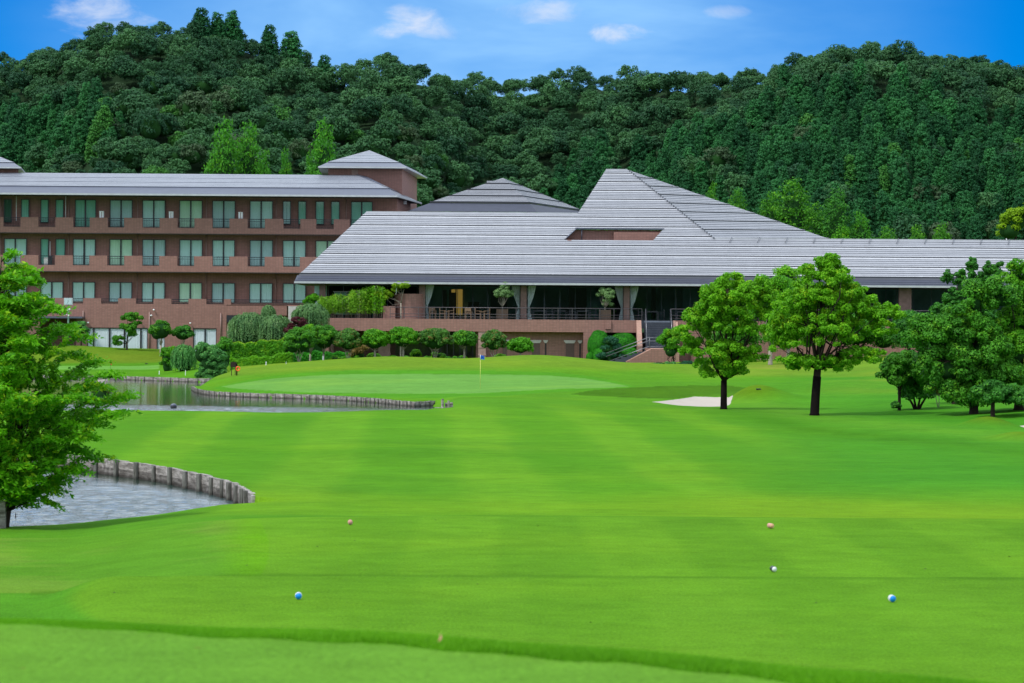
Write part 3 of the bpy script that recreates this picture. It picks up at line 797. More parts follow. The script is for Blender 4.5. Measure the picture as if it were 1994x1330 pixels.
# windows
def window(x0, x1, z0, z1, y, panes=2, seed=0, curtain='cloth', parent=None, builder=HMB, mat_c=None, open_=0.0, glass='glass'):
    r = random.Random(seed)
    f = builder(); t = .055
    f.box(x0, x1, y - .06, y + .04, z1 - t, z1); f.box(x0, x1, y - .06, y + .04, z0, z0 + t)
    f.box(x0, x0 + t, y - .06, y + .04, z0 + t, z1 - t); f.box(x1 - t, x1, y - .06, y + .04, z0 + t, z1 - t)
    for k in range(1, panes):
        xm = x0 + (x1 - x0) * k / panes
        f.box(xm - .07, xm + .05, y - .05, y + .03, z0 + t, z1 - t)
    fo = f.build('window', M['frame'], parent or hotel)
    g = builder(); g.poly([(x0 + t, y - .02, z0 + t), (x1 - t, y - .02, z0 + t), (x1 - t, y - .02, z1 - t), (x0 + t, y - .02, z1 - t)])
    g.build('pane', M[glass], fo)
    c = builder()
    xa, xb = x0 + t, x1 - t
    n = int((xb - xa) / .035) + 2
    gapc = r.uniform(.46, .54); gw = open_
    top, bot = [], []
    vs = []; fs = []
    ph = r.uniform(0, 6)
    for k in range(n):
        s = k / (n - 1); x = xa + (xb - xa) * s
        yy = y + .03 + .022 * (0.5 + 0.5 * math.sin(x * 42 + ph + 1.5 * math.sin(x * 9 + ph))) 
        vs += [(x, yy, z0 + t + .02), (x, yy, z1 - t)]
    for k in range(n - 1):
        s = (k + .5) / (n - 1)
        if abs(s - gapc) < gw: continue
        fs.append((2 * k, 2 * k + 2, 2 * k + 3, 2 * k + 1))
    c.add(vs, fs, 0, True)
    c.build('curtain', mat_c or M[curtain], fo)
    bk = builder(); bk.poly([(x0 + .01, y + .14, z0 + .01), (x1 - .01, y + .14, z0 + .01), (x1 - .01, y + .14, z1 - .01), (x0 + .01, y + .14, z1 - .01)])
    bk.build('dark_interior', M['dark_in'], fo)
    return fo
M['cloth_green'] = basic('greenish blind', (0.26, 0.50, 0.41), 0.9, var=0.05)
M['cloth_dark'] = basic('dark blind', (0.04, 0.10, 0.07), 0.9, var=0.1)
M['cloth_warm'] = basic('yellowish blind', (0.66, 0.80, 0.62), 0.9, var=0.05)
M['cloth_grey'] = basic('grey lace curtain', (0.52, 0.62, 0.64), 0.9, var=0.05)
clothes = ['cloth', 'cloth_grey', 'cloth', 'cloth_warm', 'cloth_grey', 'cloth']
wt = [[(8.4, 24), (42, 58), (80, 96), (109, 125), (147, 188), (215, 259), (278, 323), (350, 395), (414, 459), (487, 532), (551, 567), (581, 597), (615, 632), (645, 662), (684, 726)],
      [(9, 53), (80, 96), (109, 128), (143, 187), (214, 259), (278, 323), (350, 395), (414, 458), (487, 532), (551, 596), (615, 661)],
      [(9, 53), (80, 124), (142, 186), (213, 258), (277, 322), (349, 394), (413, 458), (486, 531), (551, 596)]]
wy = [(388.5, 443), (465, 517), (548.5, 594)]
sd_ = 1
for lv in range(3):
    for k, (a, b) in enumerate(wt[lv]):
        sd_ += 1
        wide = b - a > 25
        zb = wy[lv][1] if (wide or lv > 0) else 434
        cm = clothes[(sd_ * 7) % 6]
        if not wide: cm = 'cloth_green' if not (lv == 0 and a == 551) else 'cloth_grey'
        if lv == 0 and k == 0: cm = 'cloth_dark'
        if lv == 0 and k in (4, 14): cm = 'cloth_green'
        window(XP(a, wy[lv][0], DW), XP(b, wy[lv][0], DW), zt(zb, DW), zt(wy[lv][0], DW), DW - .17, 2 if wide else 1, sd_, cm,
               open_=0.02 if sd_ % 4 == 0 else 0)
# ground-floor picture windows
for xa, xb in ((169.6, 182), (182, 213), (213, 242), (242, 274), (274, 287.6), (305, 321), (376, 399), (399, 421.5)):
    sd_ += 1
    window(XP(xa, 660, DH) + .02, XP(xb, 660, DH), 1.3, ztop - .02, DH + .08, 1, sd_, 'cloth_white', glass='glass_clear')
# drain pipes on the recessed wall and the low wall
for px in (2, 134, 268, 402, 538, 674):
    m = HMB(); x = XP(px, 480, DW)
    for z0, z1 in ((zt(453) + .26, zt(380, DW)), (zt(527.5) + .26, zt(453)), (zt(592.5) + .26, zt(527.5))):
        m.tube([(x, DW - .08, z0), (x, DW - .08, z1)], .045, 8)
    hp(m, 'drainpipe', M['pipe'])
for px, y0, y1 in ((162, 605, 640), (291, 606, 681), (430, 607, 658), (444, 630, 690)):
    m = HMB(); x = XP(px, 640, DH); m.tube([(x, DH - .07, zt(y1)), (x, DH - .07, zt(y0))], .05, 8); hp(m, 'drainpipe', M['pipe'])
for px, y0, y1 in ((33, 382, 423), (129, 382, 423), (98.5, 470, 497)):
    m = HMB(); x = XP(px, y0, DW); m.tube([(x, DW - .2, zt(y1 + 8, DW)), (x, DW - .2, zt(y0, DW))], .03, 8); hp(m, 'vent_pipe', M['white'])
for px in (196.5, 332, 467.5):
    m = HMB(); x = XP(px, 410, DH)
    m.box(x - .16, x - .03, DH + .35, DH + .5, zt(440), zt(411)); m.box(x + .03, x + .15, DH + .35, DH + .5, zt(440), zt(411))
    m.box(x + .17, x + .2, DH + .3, DH + .5, zt(440), zt(410)); m.box(x - .18, x + .2, DH + .36, DH + .5, zt(411) , zt(410)); hp(m, 'partition_panel', M['white'])
m = HMB(); x = XP(93.5, 508, DH + .6)
m.box(x - .3, x + .02, DH + .4, DH + .75, zt(519), zt(501)); hp(m, 'air_conditioner', M['tank'])
m = HMB(); m.box(x + .03, x + .33, DH + .42, DH + .75, zt(519), zt(499)); hp(m, 'air_conditioner', M['dark_metal'])
# canopy on the left
m = HMB(); m.box(XP(70, 617, DH - 1.5), XP(160, 617, DH - 1.5), DH - 1.5, DH, zt(619.5), zt(616)); hp(m, 'canopy', M['roof_band'])
# small eave lamps
for px in (17, 26, 49, 88, 116, 167, 588, 622, 653, 704):
    m = HMB(); m.lathe((XP(px, 381, DH + .5), DH + .5, zt(380.5)), [(.07, 0), (.09, .05), (.05, .1)], 8); hp(m, 'eave_light', M['gutter'])
# roof: lower dark band, upper slate, gutter, hip at right
ze, zm_, zr = zt(376.5, 238.4), zt(363.3, 239.9), ZP(400, 339, 246.5)
C1 = (XP(773, 379, 238.4), 238.4); C2 = (XP(819, 383, 252), 252.0)
B1 = (XP(758, 367, 239.9), 239.9); B2 = (XP(788, 370, 251.0), 251.0)
RE = (XP(696, 341, 246.5), 246.5)
m = HMB()
m.poly([(XL0, 238.4, ze), (C1[0], C1[1], ze), (B1[0], B1[1], zm_), (XL0, 239.9, zm_)], 0)
m.poly([(C1[0], C1[1], ze), (C2[0], C2[1], ze), (B2[0], B2[1], zm_), (B1[0], B1[1], zm_)], 0)
m.box(XL0, B1[0], 239.88, 240.0, zm_ - .1, zm_ + .03, 0)
hp(m, 'roof_skirt', M['roof_band'])
m = HMB()
course_roof(m, lambda t: (XL0, 239.9 + (246.5 - 239.9) * t, zm_ + .04 + (zr - zm_ - .04) * t),
            lambda t: (B1[0] + (RE[0] - B1[0]) * t, 239.9 + (246.5 - 239.9) * t, zm_ + .04 + (zr - zm_ - .04) * t), 9, .012, 3, .03, mats=(0, 1, 2))
m.poly([(B1[0], B1[1], zm_ + .04), (B2[0], B2[1], zm_ + .04), (RE[0] + .6, 247.2, zr), (RE[0], RE[1], zr)], 4)
m.poly([(XL0, 246.5, zr), (RE[0] + .6, 247.2, zr), (B2[0], 254, zm_), (XL0, 254, zm_)], 0)
hp(m, 'roof', [M['roof_slate'], M['roof_slate2'] if 'roof_slate2' in M else M['roof_slate'], M['roof_band'], M['roof_band'], M['roof_slate_side'] if 'roof_slate_side' in M else M['roof_band']])
m = HMB(); m.box(XL0, C1[0], 238.28, 238.4, ze - .12, ze + .02)
m.slab([(C1[0], C1[1] - .12), (C1[0] + .12, C1[1]), (C2[0] + .12, C2[1]), (C2[0], C2[1])], ze - .12, ze + .02)
hp(m, 'gutter', M['gutter'])
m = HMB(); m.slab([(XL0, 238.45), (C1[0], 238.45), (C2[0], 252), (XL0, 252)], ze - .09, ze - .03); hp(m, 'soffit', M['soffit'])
m = HMB(); m.tube([(B2[0] + .02, B2[1], zm_ + .15), (RE[0] + .7, 247.1, zr + .12)], .07, 6); m.tube([(B1[0], B1[1], zm_ + .06), (RE[0], RE[1], zr + .04)], .05, 6); hp(m, 'ridge_flashing', M['roof_band'])
m = HMB(); xq = XP(789, 395, 246); m.box(xq - .12, xq + .14, 245.8, 246.0, ZP(789, 398, 246), ZP(789, 391, 246)); hp(m, 'wall_box', M['white'])
# end block wall between the wing and the tower
m = HMB(); m.slab([(XR, 242), (XP(798, 400, 250), 250), (XP(798, 400, 250), 253), (XR, 253)], 1.3, ze - .1); hp(m, 'wall', M['brick'])

def stair_tower(px0, px1, px2, apex, roof_l, roof_r, label, D=247.0, D2=262.0):
    o = thing('stair_tower', label, 'tower', (XP((px0 + px1) / 2, 400, D), D, 1.3))
    O = tuple(o.location); m = MB(O)
    zt_ = ZP(px1, 324, D)
    xa, xb, xc = XP(px0, 360, D), XP(px1, 360, D), XP(px2, 360, D2)
    m.slab([(xa, D), (xb, D), (xc, D2), (xa - (xb - xc), D2)], 1.3, zt_); m.build('wall', M['brick'], o)
    m = MB(O)
    e = 1.05
    A = (XP(roof_l, 322, D - e), D - e); B = (XP(roof_r[0], 324, D - e), D - e); Cc = (XP(roof_r[1], 326, D2 + e), D2 + e); Dd = (A[0] - (B[0] - Cc[0]) * .0 - .6, D2 + e)
    z0 = ZP(roof_r[0], 325, D - e); z1 = z0 + .42
    ins = 0.17
    cx = sum(p[0] for p in (A, B, Cc, Dd)) / 4; cy = sum(p[1] for p in (A, B, Cc, Dd)) / 4
    ap = (cx, cy, ZP(apex[0], apex[1], cy))
    inn = [(p[0] + (cx - p[0]) * ins, p[1] + (cy - p[1]) * ins) for p in (A, B, Cc, Dd)]
    outp = [A, B, Cc, Dd]
    for i in range(4):
        j = (i + 1) % 4
        m.poly([(*outp[i], z0), (*outp[j], z0), (*inn[j], z1), (*inn[i], z1)], 1)
    for i in range(4):
        j = (i + 1) % 4
        L = lambda t, p=inn[i]: (p[0] + (ap[0] - p[0]) * t, p[1] + (ap[1] - p[1]) * t, z1 + .03 + (ap[2] - z1 - .03) * t)
        R = lambda t, p=inn[j]: (p[0] + (ap[0] - p[0]) * t, p[1] + (ap[1] - p[1]) * t, z1 + .03 + (ap[2] - z1 - .03) * t)
        course_roof(m, L, R, 7, .012, 2, .02, mats=(0, 0, 1), trim=False)
    m.build('roof', [M['roof_slate'], M['roof_band'], M['roof_band'], M['roof_band']], o)
    m = MB(O); m.slab([(p[0] + (p[0] - cx) * .012, p[1] + (p[1] - cy) * .012) for p in outp], z0 - .13, z0 - .01); m.build('gutter', M['gutter'], o)
    m = MB(O); m.box(XP(685, 335, D), XP(697, 335, D), D - .03, D - .005, ZP(690, 341, D), ZP(690, 330, D))
    if px0 > 300: m.build('louvre', M['pipe'], o)
    return o
stair_tower(639, 783, 812, (727, 293), 621, (790, 831), 'square brown brick tower with pyramid slate roof at right end of wing')
stair_tower(-130, 36, 36, (-47, 292), -147, (40, 57), 'square brown brick tower cut off by left edge of picture')

# ------------------------------------------------------------------ clubhouse
DP, DG_ = 212.5, 219.5
zdeck, zsill = 4.38, 3.5
club = thing('clubhouse', 'wide low clubhouse under large stepped silver roofs above a brick terrace', 'building', (8, 222, 1.3))
CO = tuple(club.location)
def CMB(): return MB(CO)
def cp(mb, name, mats, parent=None, label=None):
    o = mb.build(name, mats, parent or club)
    if label: o['label'] = label
    return o
SL = 0.42
def RZ(Y): return ZC + 3.6 + SL * (Y - 215.6)
Y0, YR, YA, YW = 215.6, 227.6, 237.0, 222.6
xe = XP(585, 534, Y0); xr = XP(713, 412.5, YR); xt = XP(1125, 414, YR); xa1 = XP(1180, 330, YA); xa2 = XP(1222, 331, YA); xw = XP(1390, 466, YW)
XE = 52.0
def lerp(a, b, t): return a + (b - a) * t
hYb, hYt = 222.35, 224.6
hx = {'lb': XP(1100, 465, hYb), 'lt': XP(1124, 444, hYt), 'rb': XP(1272, 466, hYb), 'rt': XP(1292, 444, hYt)}
def Lf(Y): return lerp(xe, xr, (Y - Y0) / (YR - Y0)) if Y <= YR else lerp(xt, xa1, (Y - YR) / (YA - YR))
def Rf(Y): return XE if Y <= YW else lerp(xw, xa2, (Y - YW) / (YA - YW))
m = CMB()
run = 0.3745
n1 = int(round((YR - Y0) / run)); n2 = int(round((YA - YR) / run)); nW = int(round((YW - Y0) / run)); iH0 = int(round((hYb - Y0) / run)); iH1 = int(round((hYt - Y0) / run))
YW = Y0 + nW * run; YRq = Y0 + n1 * run
for i in range(n1 + n2):
    ya, yb = Y0 + i * run, Y0 + (i + 1) * run
    if i == n1 + n2 - 1: yb = YA
    big = i % 5 == 0
    h = 0.085 if big else (.042, .038, .046, .036)[i % 4]
    def row(xa0, xb0, xa_, xb_):
        m.poly([(xa0, ya, RZ(ya) + h), (xb0, ya, RZ(ya) + h), (xb_, yb, RZ(yb)), (xa_, yb, RZ(yb))], 1 if (big or i % 5 == 4) else 0)
        m.poly([(xa0, ya, RZ(ya)), (xb0, ya, RZ(ya)), (xb0, ya, RZ(ya) + h), (xa0, ya, RZ(ya) + h)], 3 if big else 2)
        m.poly([(xa0, ya, RZ(ya)), (xa0, ya, RZ(ya) + h), (xa_, yb, RZ(yb))], 2)
    la, lb = (Lf(ya), Lf(yb)) if i < n1 else (Lf(max(ya, YR + .001)), Lf(max(yb, YR + .001)))
    ra, rb = (XE, XE) if i < nW else (Rf(max(ya, YW + .001)), Rf(yb))
    if i >= nW and i == nW: ra = xw
    if iH0 <= i < iH1:
        t0, t1 = (ya - Y0 - iH0 * run) / ((iH1 - iH0) * run), (yb - Y0 - iH0 * run) / ((iH1 - iH0) * run)
        row(la, lerp(hx['lb'], hx['lt'], t0), lb, lerp(hx['lb'], hx['lt'], t1))
        row(lerp(hx['rb'], hx['rt'], t0), ra, lerp(hx['rb'], hx['rt'], t1), rb)
    else: row(la, ra, lb, rb)
# ridge back faces
zr_, za_, zw_ = RZ(YR), RZ(YA), RZ(YW)
m.poly([(xr, YR, zr_), (xt, YR, zr_), (xt, YR + 12, zr_ - 5), (xr - 5, YR + 12, zr_ - 5)], 0)
m.poly([(xe, Y0, RZ(Y0)), (xr, YR, zr_), (xr - 5, YR + 12, zr_ - 5)], 0)
m.poly([(xw, YW, zw_), (XE, YW, zw_), (XE, YW + 8, zw_ - 3.2), (xw, YW + 8, zw_ - 3.2)], 0)
m.box(xw, XE, YW - .02, YW + .25, zw_ - .1, zw_ + .09, 1); m.box(xr, xt, YR - .02, YR + .25, zr_ - .1, zr_ + .08, 1); m.box(xa1, xa2, YA - .02, YA + .25, za_ - .1, za_ + .08, 1)
RM = [M['roof'], M['roof_trim'], M['roof_gap'], M['roof_black']]
cp(m, 'roof', RM)
m = CMB()
Cb = (XP(1615, 467, 245.0), 245.0, ZP(1615, 466, 245.0))
LBk = (xt + 1.6, 246.4, zr_)
m.poly([(xt, YR, zr_), (xa1, YA, za_), LBk], 0); m.poly([(xa1, YA, za_), (xa2, YA, za_), Cb, LBk], 0)
course_roof(m, lambda t: (lerp(xw, xa2, t), lerp(YW, YA, t), lerp(zw_, za_, t)), lambda t: (lerp(Cb[0], xa2, t), lerp(Cb[1], YA, t), lerp(Cb[2], za_, t)), 40, .045, 5, .10, mats=(0, 1, 2))
for i in range(40):
    t = i / 40.0
    m.box(lerp(xw, xa2, t) - .05, lerp(xw, xa2, t) + .05, lerp(YW, YA, t) - .08, lerp(YW, YA, t) + .05, lerp(zw_, za_, t), lerp(zw_, za_, t) + .13, 2)
cp(m, 'tall_roof', RM)
# light well cut into the roof
m = CMB()
zb_, zt2 = RZ(hYb), RZ(hYt)
m.box(hx['lb'] - .3, hx['rt'] + .1, hYt + .25, hYt + .4, zb_ - .6, zt2 - .1, 0)
m.box(hx['lb'] + .2, hx['lb'] + .5, hYb - .2, hYt + .25, zb_ - .6, zb_ + .0, 0)
m.box(XP(1195, 455, hYt), hx['rt'], hYt - .15, hYt + .25, zb_ - .6, zt2 - .25, 0)
m.box(hx['lb'] - .3, hx['rt'] + .1, hYb - .3, hYt + .25, zb_ - .8, zb_ - .6, 1)
cp(m, 'light_well', [M['brick'], M['soffit']])
m = CMB(); m.box(hx['lt'] - .15, hx['rt'] + .05, hYt - .12, hYt + .05, zt2 - .06, zt2 + .07)
m.tube([(hx['lb'], hYb, zb_ + .05), (hx['lt'], hYt, zt2 + .05)], .05, 6); m.tube([(hx['lt'] + .35, hYt, zt2), (hx['lt'] + .35, hYt, zb_)], .04, 6); cp(m, 'gutter', M['roof_band'])
# eave skirt
YE = 213.2
zE = ZP(800, 550.5, YE)
xE0 = XP(573, 549, YE)
m = CMB()
zs1 = RZ(Y0) - .12
m.poly([(xE0, YE, zE), (XE, YE, zE), (XE, Y0 + .2, zs1), (xe - .25, Y0 + .2, zs1)], 0)
m.poly([(xE0, YE, zE), (xe - .25, Y0 + .2, zs1), (xe - .25, Y0 + 8, zs1), (xE0, YE + 10, zE)], 0)
m.poly([(xe - .2, Y0, zs1 - .05), (XE, Y0, zs1 - .05), (XE, Y0 + .02, RZ(Y0) + .03), (xe, Y0 + .02, RZ(Y0) + .03)], 1)
for f_ in (.22, .5): m.poly([(lerp(xE0, xe, f_), lerp(YE, Y0, f_) - .01, lerp(zE, zs1, f_) + .0), (XE, lerp(YE, Y0, f_) - .01, lerp(zE, zs1, f_)), (XE, lerp(YE, Y0, f_), lerp(zE, zs1, f_) + .05), (lerp(xE0, xe, f_), lerp(YE, Y0, f_), lerp(zE, zs1, f_) + .05)], 0)
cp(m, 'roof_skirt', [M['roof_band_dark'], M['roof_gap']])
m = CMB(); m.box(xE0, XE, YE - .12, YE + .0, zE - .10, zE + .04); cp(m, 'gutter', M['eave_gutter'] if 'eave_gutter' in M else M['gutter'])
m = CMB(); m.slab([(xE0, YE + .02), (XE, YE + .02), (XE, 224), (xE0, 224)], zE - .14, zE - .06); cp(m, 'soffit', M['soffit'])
for k in range(14):
    x = XP(1412 + k * 53.5, 467, YW); 
m = CMB()
for k in range(11):
    x = XP(1425 + k * 54, 467, YW); m.tube([(x - .25, YW - .9, RZ(YW - .9) + .12), (x, YW - .05, zw_ + .14)], .025, 5)
cp(m, 'ridge_clip', M['roof_gap'])
# rear pyramid roof
m = CMB()
Dp = 244.0
A = (XP(837, 394, Dp), Dp, ZP(837, 394.5, Dp)); B = (XP(1033, 396, Dp), Dp, A[2]); Cc = (XP(1135, 398, 262), 262.0, A[2] + .1); Dd = (A[0] + .5, 262.0, A[2])
ap = (XP(979, 347, 254), 254.0, ZP(979, 347, 254))
for P0, P1 in ((A, B), (B, Cc), (Cc, Dd), (Dd, A)):
    course_roof(m, lambda t, P=P0: tuple(lerp(P[i], ap[i], t) for i in range(3)), lambda t, P=P1: tuple(lerp(P[i], ap[i], t) for i in range(3)), 20, .05, 5, .11, mats=(0, 1, 2))
m.box(XP(948, 353, 253), XP(975, 353, 253), 252.8, 253.4, ap[2] - .6, ZP(960, 352.5, 253), 0)
cp(m, 'rear_roof', RM)
m = CMB()
eA = (XP(793, 411, 242), 242.0, ZP(793, 411, 242)); eB = (XP(1045, 411, 242), 242.0, eA[2]); eC = (XP(1160, 411, 264), 264.0, eA[2])
m.poly([eA, eB, (B[0], B[1] - .05, B[2] - .05), (A[0], A[1] - .05, A[2] - .05)], 0); m.poly([eB, eC, (Cc[0], Cc[1], Cc[2] - .05), (B[0], B[1] - .05, B[2] - .05)], 0)
m.poly([eA, (A[0], A[1] - .05, A[2] - .05), Dd, (eA[0], 264, eA[2])], 0)
cp(m, 'rear_roof_skirt', M['roof_band_dark'])
m = CMB(); m.box(eA[0] + .3, eB[0], 244, 262, 4, eA[2] - .02); cp(m, 'rear_wall', M['brick'])

# terrace deck, parapet and lower storey
xs0, xs1 = XP(1239, 640, DP), XP(1316, 640, DP)      # stair opening
xpL = XP(640, 630, DP)
m = CMB()
zpt = zdeck + .02
m.box(xpL, xs0, DP, DP + .25, zsill, zpt); m.box(xs1, 50, DP, DP + .25, zsill, zpt)
m.box(XP(638, 620, DP), XP(745, 620, DP), DP + .25, DP + 6, zsill, zpt + .01)
m.box(XP(1180, 630, DP) - .05, XP(1190, 630, DP), DP - .12, DP, zsill + .25, zpt + .003)
cp(m, 'parapet', M['brick'])
m = CMB(); m.box(XP(745, 620, DP), xs0, DP + .25, 227, zsill + .3, zdeck - .07); m.box(xs1, 50, DP + .25, 227, zsill + .3, zdeck - .07); m.box(xs0, xs1, DP + 1.6, 227, zsill + .3, zdeck - .01); cp(m, 'terrace_deck', M['step'])
# lower walls
m = CMB()
ya = DP + .35
xq = XP(932, 670, DP); x2 = XP(979, 670, DP); x3 = XP(1136, 670, DP); x4 = XP(1154, 670, DP)
m.box(x2, x3, DP + 1.0, DP + 1.3, 1.0, zsill + .05); m.box(x3, x4, DP + .01, DP + 1.3, 1.0, zsill)
m.box(xpL, xq, DP + 5.0, DP + 5.3, 1.0, zsill + .3); m.box(xpL, xs0, DP + .3, DP + 5.3, zsill, zsill + .25)
m.box(x4, xs0 + 6, DP + 4.0, DP + 4.3, 1.0, zsill)
m.box(xq - .2, x2 + .05, DP + 1.05, DP + 1.35, 1.0, zsill); m.box(xs1 - .5, XP(1345, 670, DP) + .1, DP + .4, DP + .7, 1.0, zsill)
m.box(XP(1345, 670, DP), 50, DP + .02, DP + .4, 1.0, zsill); m.box(xpL - .3, xpL, DP + .02, DP + 5.3, 1.0, zsill)
cp(m, 'lower_wall', M['brick'])
for a, b in ((931.5, 946), (634, 645), (734, 757)):
    m = CMB(); xa, xb = XP(a, 670, DP), XP(b, 670, DP)
    y_ = DP + .05 if a > 900 else DP + 2.5
    m.box(xa, xb, y_, y_ + .6, 1.0, zsill - .005)
    for zz_ in (1.75, 2.3, 2.95): m.box(xa - .03, xb + .03, y_ - .03, y_ + .63, zz_, zz_ + .09)
    cp(m, 'pillar', M['stone'])
# lower glazing in the dark recess
for k in range(7):
    a = 845 + k * 12.5
    x = XP(a, 670, DP + 3)
    m = CMB(); m.box(x, x + .06, DP + 3.0, DP + 3.1, 1.0, zsill); 
    fo = cp(m, 'mullion', M['frame'])
m = CMB(); m.poly([(XP(770, 670, DP + 3), DP + 3.05, 1.0), (XP(931, 670, DP + 3), DP + 3.05, 1.0), (XP(931, 670, DP + 3), DP + 3.05, zsill), (XP(770, 670, DP + 3), DP + 3.05, zsill)]); cp(m, 'lower_glazing', M['glass_dark'])
# lower windows with pale lintels
for lx0, lx1, wx0, wx1 in ((975, 991, 979, 987), (1032, 1054, 1036, 1051.5), (1058, 1067, 1061, 1064.2), (1098, 1120.6, 1101.5, 1118.3), (1125, 1134, 1128, 1131)):
    m = CMB(); yw = DP + 1.0
    zl0, zl1 = ZP(1050, 668, yw), ZP(1050, 664, yw)
    m.prism([(XP(wx0, 668, yw), zl0), (XP(wx1, 668, yw), zl0), (XP(lx1, 664, yw), zl1), (XP(lx0, 664, yw), zl1)], yw - .08, yw - .004)
    m.box(XP(lx0, 664, yw), XP(lx1, 664, yw), yw - .09, yw - .004, zl1, zl1 + .07)
    lo = cp(m, 'lintel', M['lintel'])
    m = CMB(); m.box(XP(wx0, 670, yw), XP(wx1, 670, yw), yw - .03, yw - .006, 1.0, zl0); cp(m, 'shutter', M['soffit'] if wx1 - wx0 < 6 else M['shutter'] if 'shutter' in M else M['pipe'])
M['mullion'] = basic('slate mullion', (0.07, 0.10, 0.12), 0.5)
# facade glazing of the restaurant
zc = zE - .1
cols_px = (628, 822, 1019.5, 1220, 1412, 1610, 1762)
for i, cx_ in enumerate(cols_px):
    x = XP(cx_, 590, DP + 1.8); m = CMB(); hw = .22 if i < 6 else .45
    m.box(x - hw, x + hw, DP + 1.6, DP + 2.05, zdeck - .1, zc)
    for zz_ in (zdeck + .12, zdeck + .95, zdeck + 1.55, zdeck + 2.2): m.box(x - hw - .02, x + hw + .02, DP + 1.58, DP + 2.07, zz_, zz_ + .08)
    cp(m, 'column', [M['column']])
rnd = random.Random(4)
bays = [(640, 812), (832, 1009), (1030, 1210), (1232, 1400), (1425, 1600), (1622, 1745), (1778, 1990)]
for a, b in bays:
    xa, xb = XP(a, 590, DG_), XP(b, 590, DG_)
    m = CMB(); n = 6
    for k in range(n + 1):
        x = lerp(xa, xb, k / n); wd = rnd.choice((.02, .03, .05))
        m.box(x - wd, x + wd, DG_ - .05, DG_ + .05, zdeck, zc)
    m.box(xa, xb, DG_ - .06, DG_ + .06, zc - .1, zc); m.box(xa, xb, DG_ - .06, DG_ + .06, zdeck - .02, zdeck + .08)
    fo = cp(m, 'window_wall', M['mullion'])
    g = CMB(); g.poly([(xa, DG_, zdeck), (xb, DG_, zdeck), (xb, DG_, zc), (xa, DG_, zc)]); g.build('pane', M['glass_dark'], fo)
# inside of the restaurant
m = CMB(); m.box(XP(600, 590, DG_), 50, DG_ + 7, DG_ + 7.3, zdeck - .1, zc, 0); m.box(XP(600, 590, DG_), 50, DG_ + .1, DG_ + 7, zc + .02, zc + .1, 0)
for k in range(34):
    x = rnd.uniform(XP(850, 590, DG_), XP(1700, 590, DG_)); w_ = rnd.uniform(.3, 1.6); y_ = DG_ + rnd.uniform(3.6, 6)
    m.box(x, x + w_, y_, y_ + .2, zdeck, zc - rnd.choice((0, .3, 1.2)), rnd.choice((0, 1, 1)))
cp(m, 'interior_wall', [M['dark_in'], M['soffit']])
x = XP(889, 580, DG_ + 3)
m = CMB(); m.box(x, x + .46, DG_ + 3, DG_ + 3.05, zdeck + .35, zc - .25); cp(m, 'lit_doorway', M['lamp'], label='warm yellow lit doorway seen through restaurant glass')
m = CMB(); x = XP(879, 580, DG_ + 3); m.box(x, x + .3, DG_ + 3, DG_ + 3.05, zc - .5, zc - .26); cp(m, 'lit_sign_panel', M['lamp'])
# tied curtains beside the columns
def tied(px, side, hw=.42):
    y = DP + 2.3; x = XP(px, 590, y); vs = []; fs = []; n = 16
    zs = [zdeck, zdeck + .4, zdeck + .75, zdeck + .95, zdeck + 1.2, zdeck + 1.7, zdeck + 2.2, zc]
    ws = [.30, .24, .15, .15, .24, .42, .55, .62]
    for j, (z, w_) in enumerate(zip(zs, ws)):
        for k in range(n):
            s = k / (n - 1); xx = x + side * w_ * s * 1.0
            vs.append((xx, y + .04 * math.sin(s * 28), z))
    for j in range(len(zs) - 1):
        for k in range(n - 1): fs.append((j * n + k, j * n + k + 1, (j + 1) * n + k + 1, (j + 1) * n + k))
    m = CMB(); m.add(vs, fs, 0, True); o = cp(m, 'curtain', M['cloth_terrace'] if 'cloth_terrace' in M else M['cloth'])
for px, s in ((829, 1), (1012, -1), (1027.5, 1), (1213, -1), (1227.5, 1), (1404, -1), (1421, 1)): tied(px, s)
# terrace railing
def rail(pts, name='railing', bars=True, posts=True, h=.86, mt='rail'):
    m = CMB()
    P = [Vector(p) for p in pts]
    for dz, r in ((h, .028), (.38, .018), (.18, .018)):
        m.tube([p + Vector((0, 0, dz)) for p in P], r, 6)
    if posts:
        L = sum((P[i + 1] - P[i]).length for i in range(len(P) - 1)); n = max(1, int(L / 1.0))
        for k in range(n + 1):
            d = L * k / n; i = 0
            while i < len(P) - 2 and d > (P[i + 1] - P[i]).length: d -= (P[i + 1] - P[i]).length; i += 1
            q = P[i].lerp(P[i + 1], min(1, d / max(1e-6, (P[i + 1] - P[i]).length)))
            m.box(q.x - .02, q.x + .02, q.y - .02, q.y + .02, q.z, q.z + h)
    return cp(m, name, M[mt])
M['rail'] = basic('dark bronze rail', (0.085, 0.075, 0.085), 0.4, 0.3)
rail([(XP(760, 615, DP + .1), DP + .12, zdeck), (XP(1250, 620, DP + .1), DP + .12, zdeck)])
rail([(XP(1307, 620, DP + .1), DP + .12, zdeck), (44, DP + .12, zdeck)])
# curved brick planter wall on the terrace
m = CMB(); xc_, yc_ = XP(797, 590, DP + 1.3), DP + 2.0
pts = [(xc_ + 1.12 * math.cos(a), yc_ - 1.0 * math.sin(a)) for a in np.linspace(0, math.pi, 15)]
m.slab(pts[::-1], zdeck - .05, ZP(797, 572, DP + 1)); m.box(XP(746, 600, DP + .8), XP(770, 600, DP + .8), DP + .5, DP + 2.6, zdeck - .05, ZP(750, 596, DP + .8))
cp(m, 'planter_wall', M['brick'])
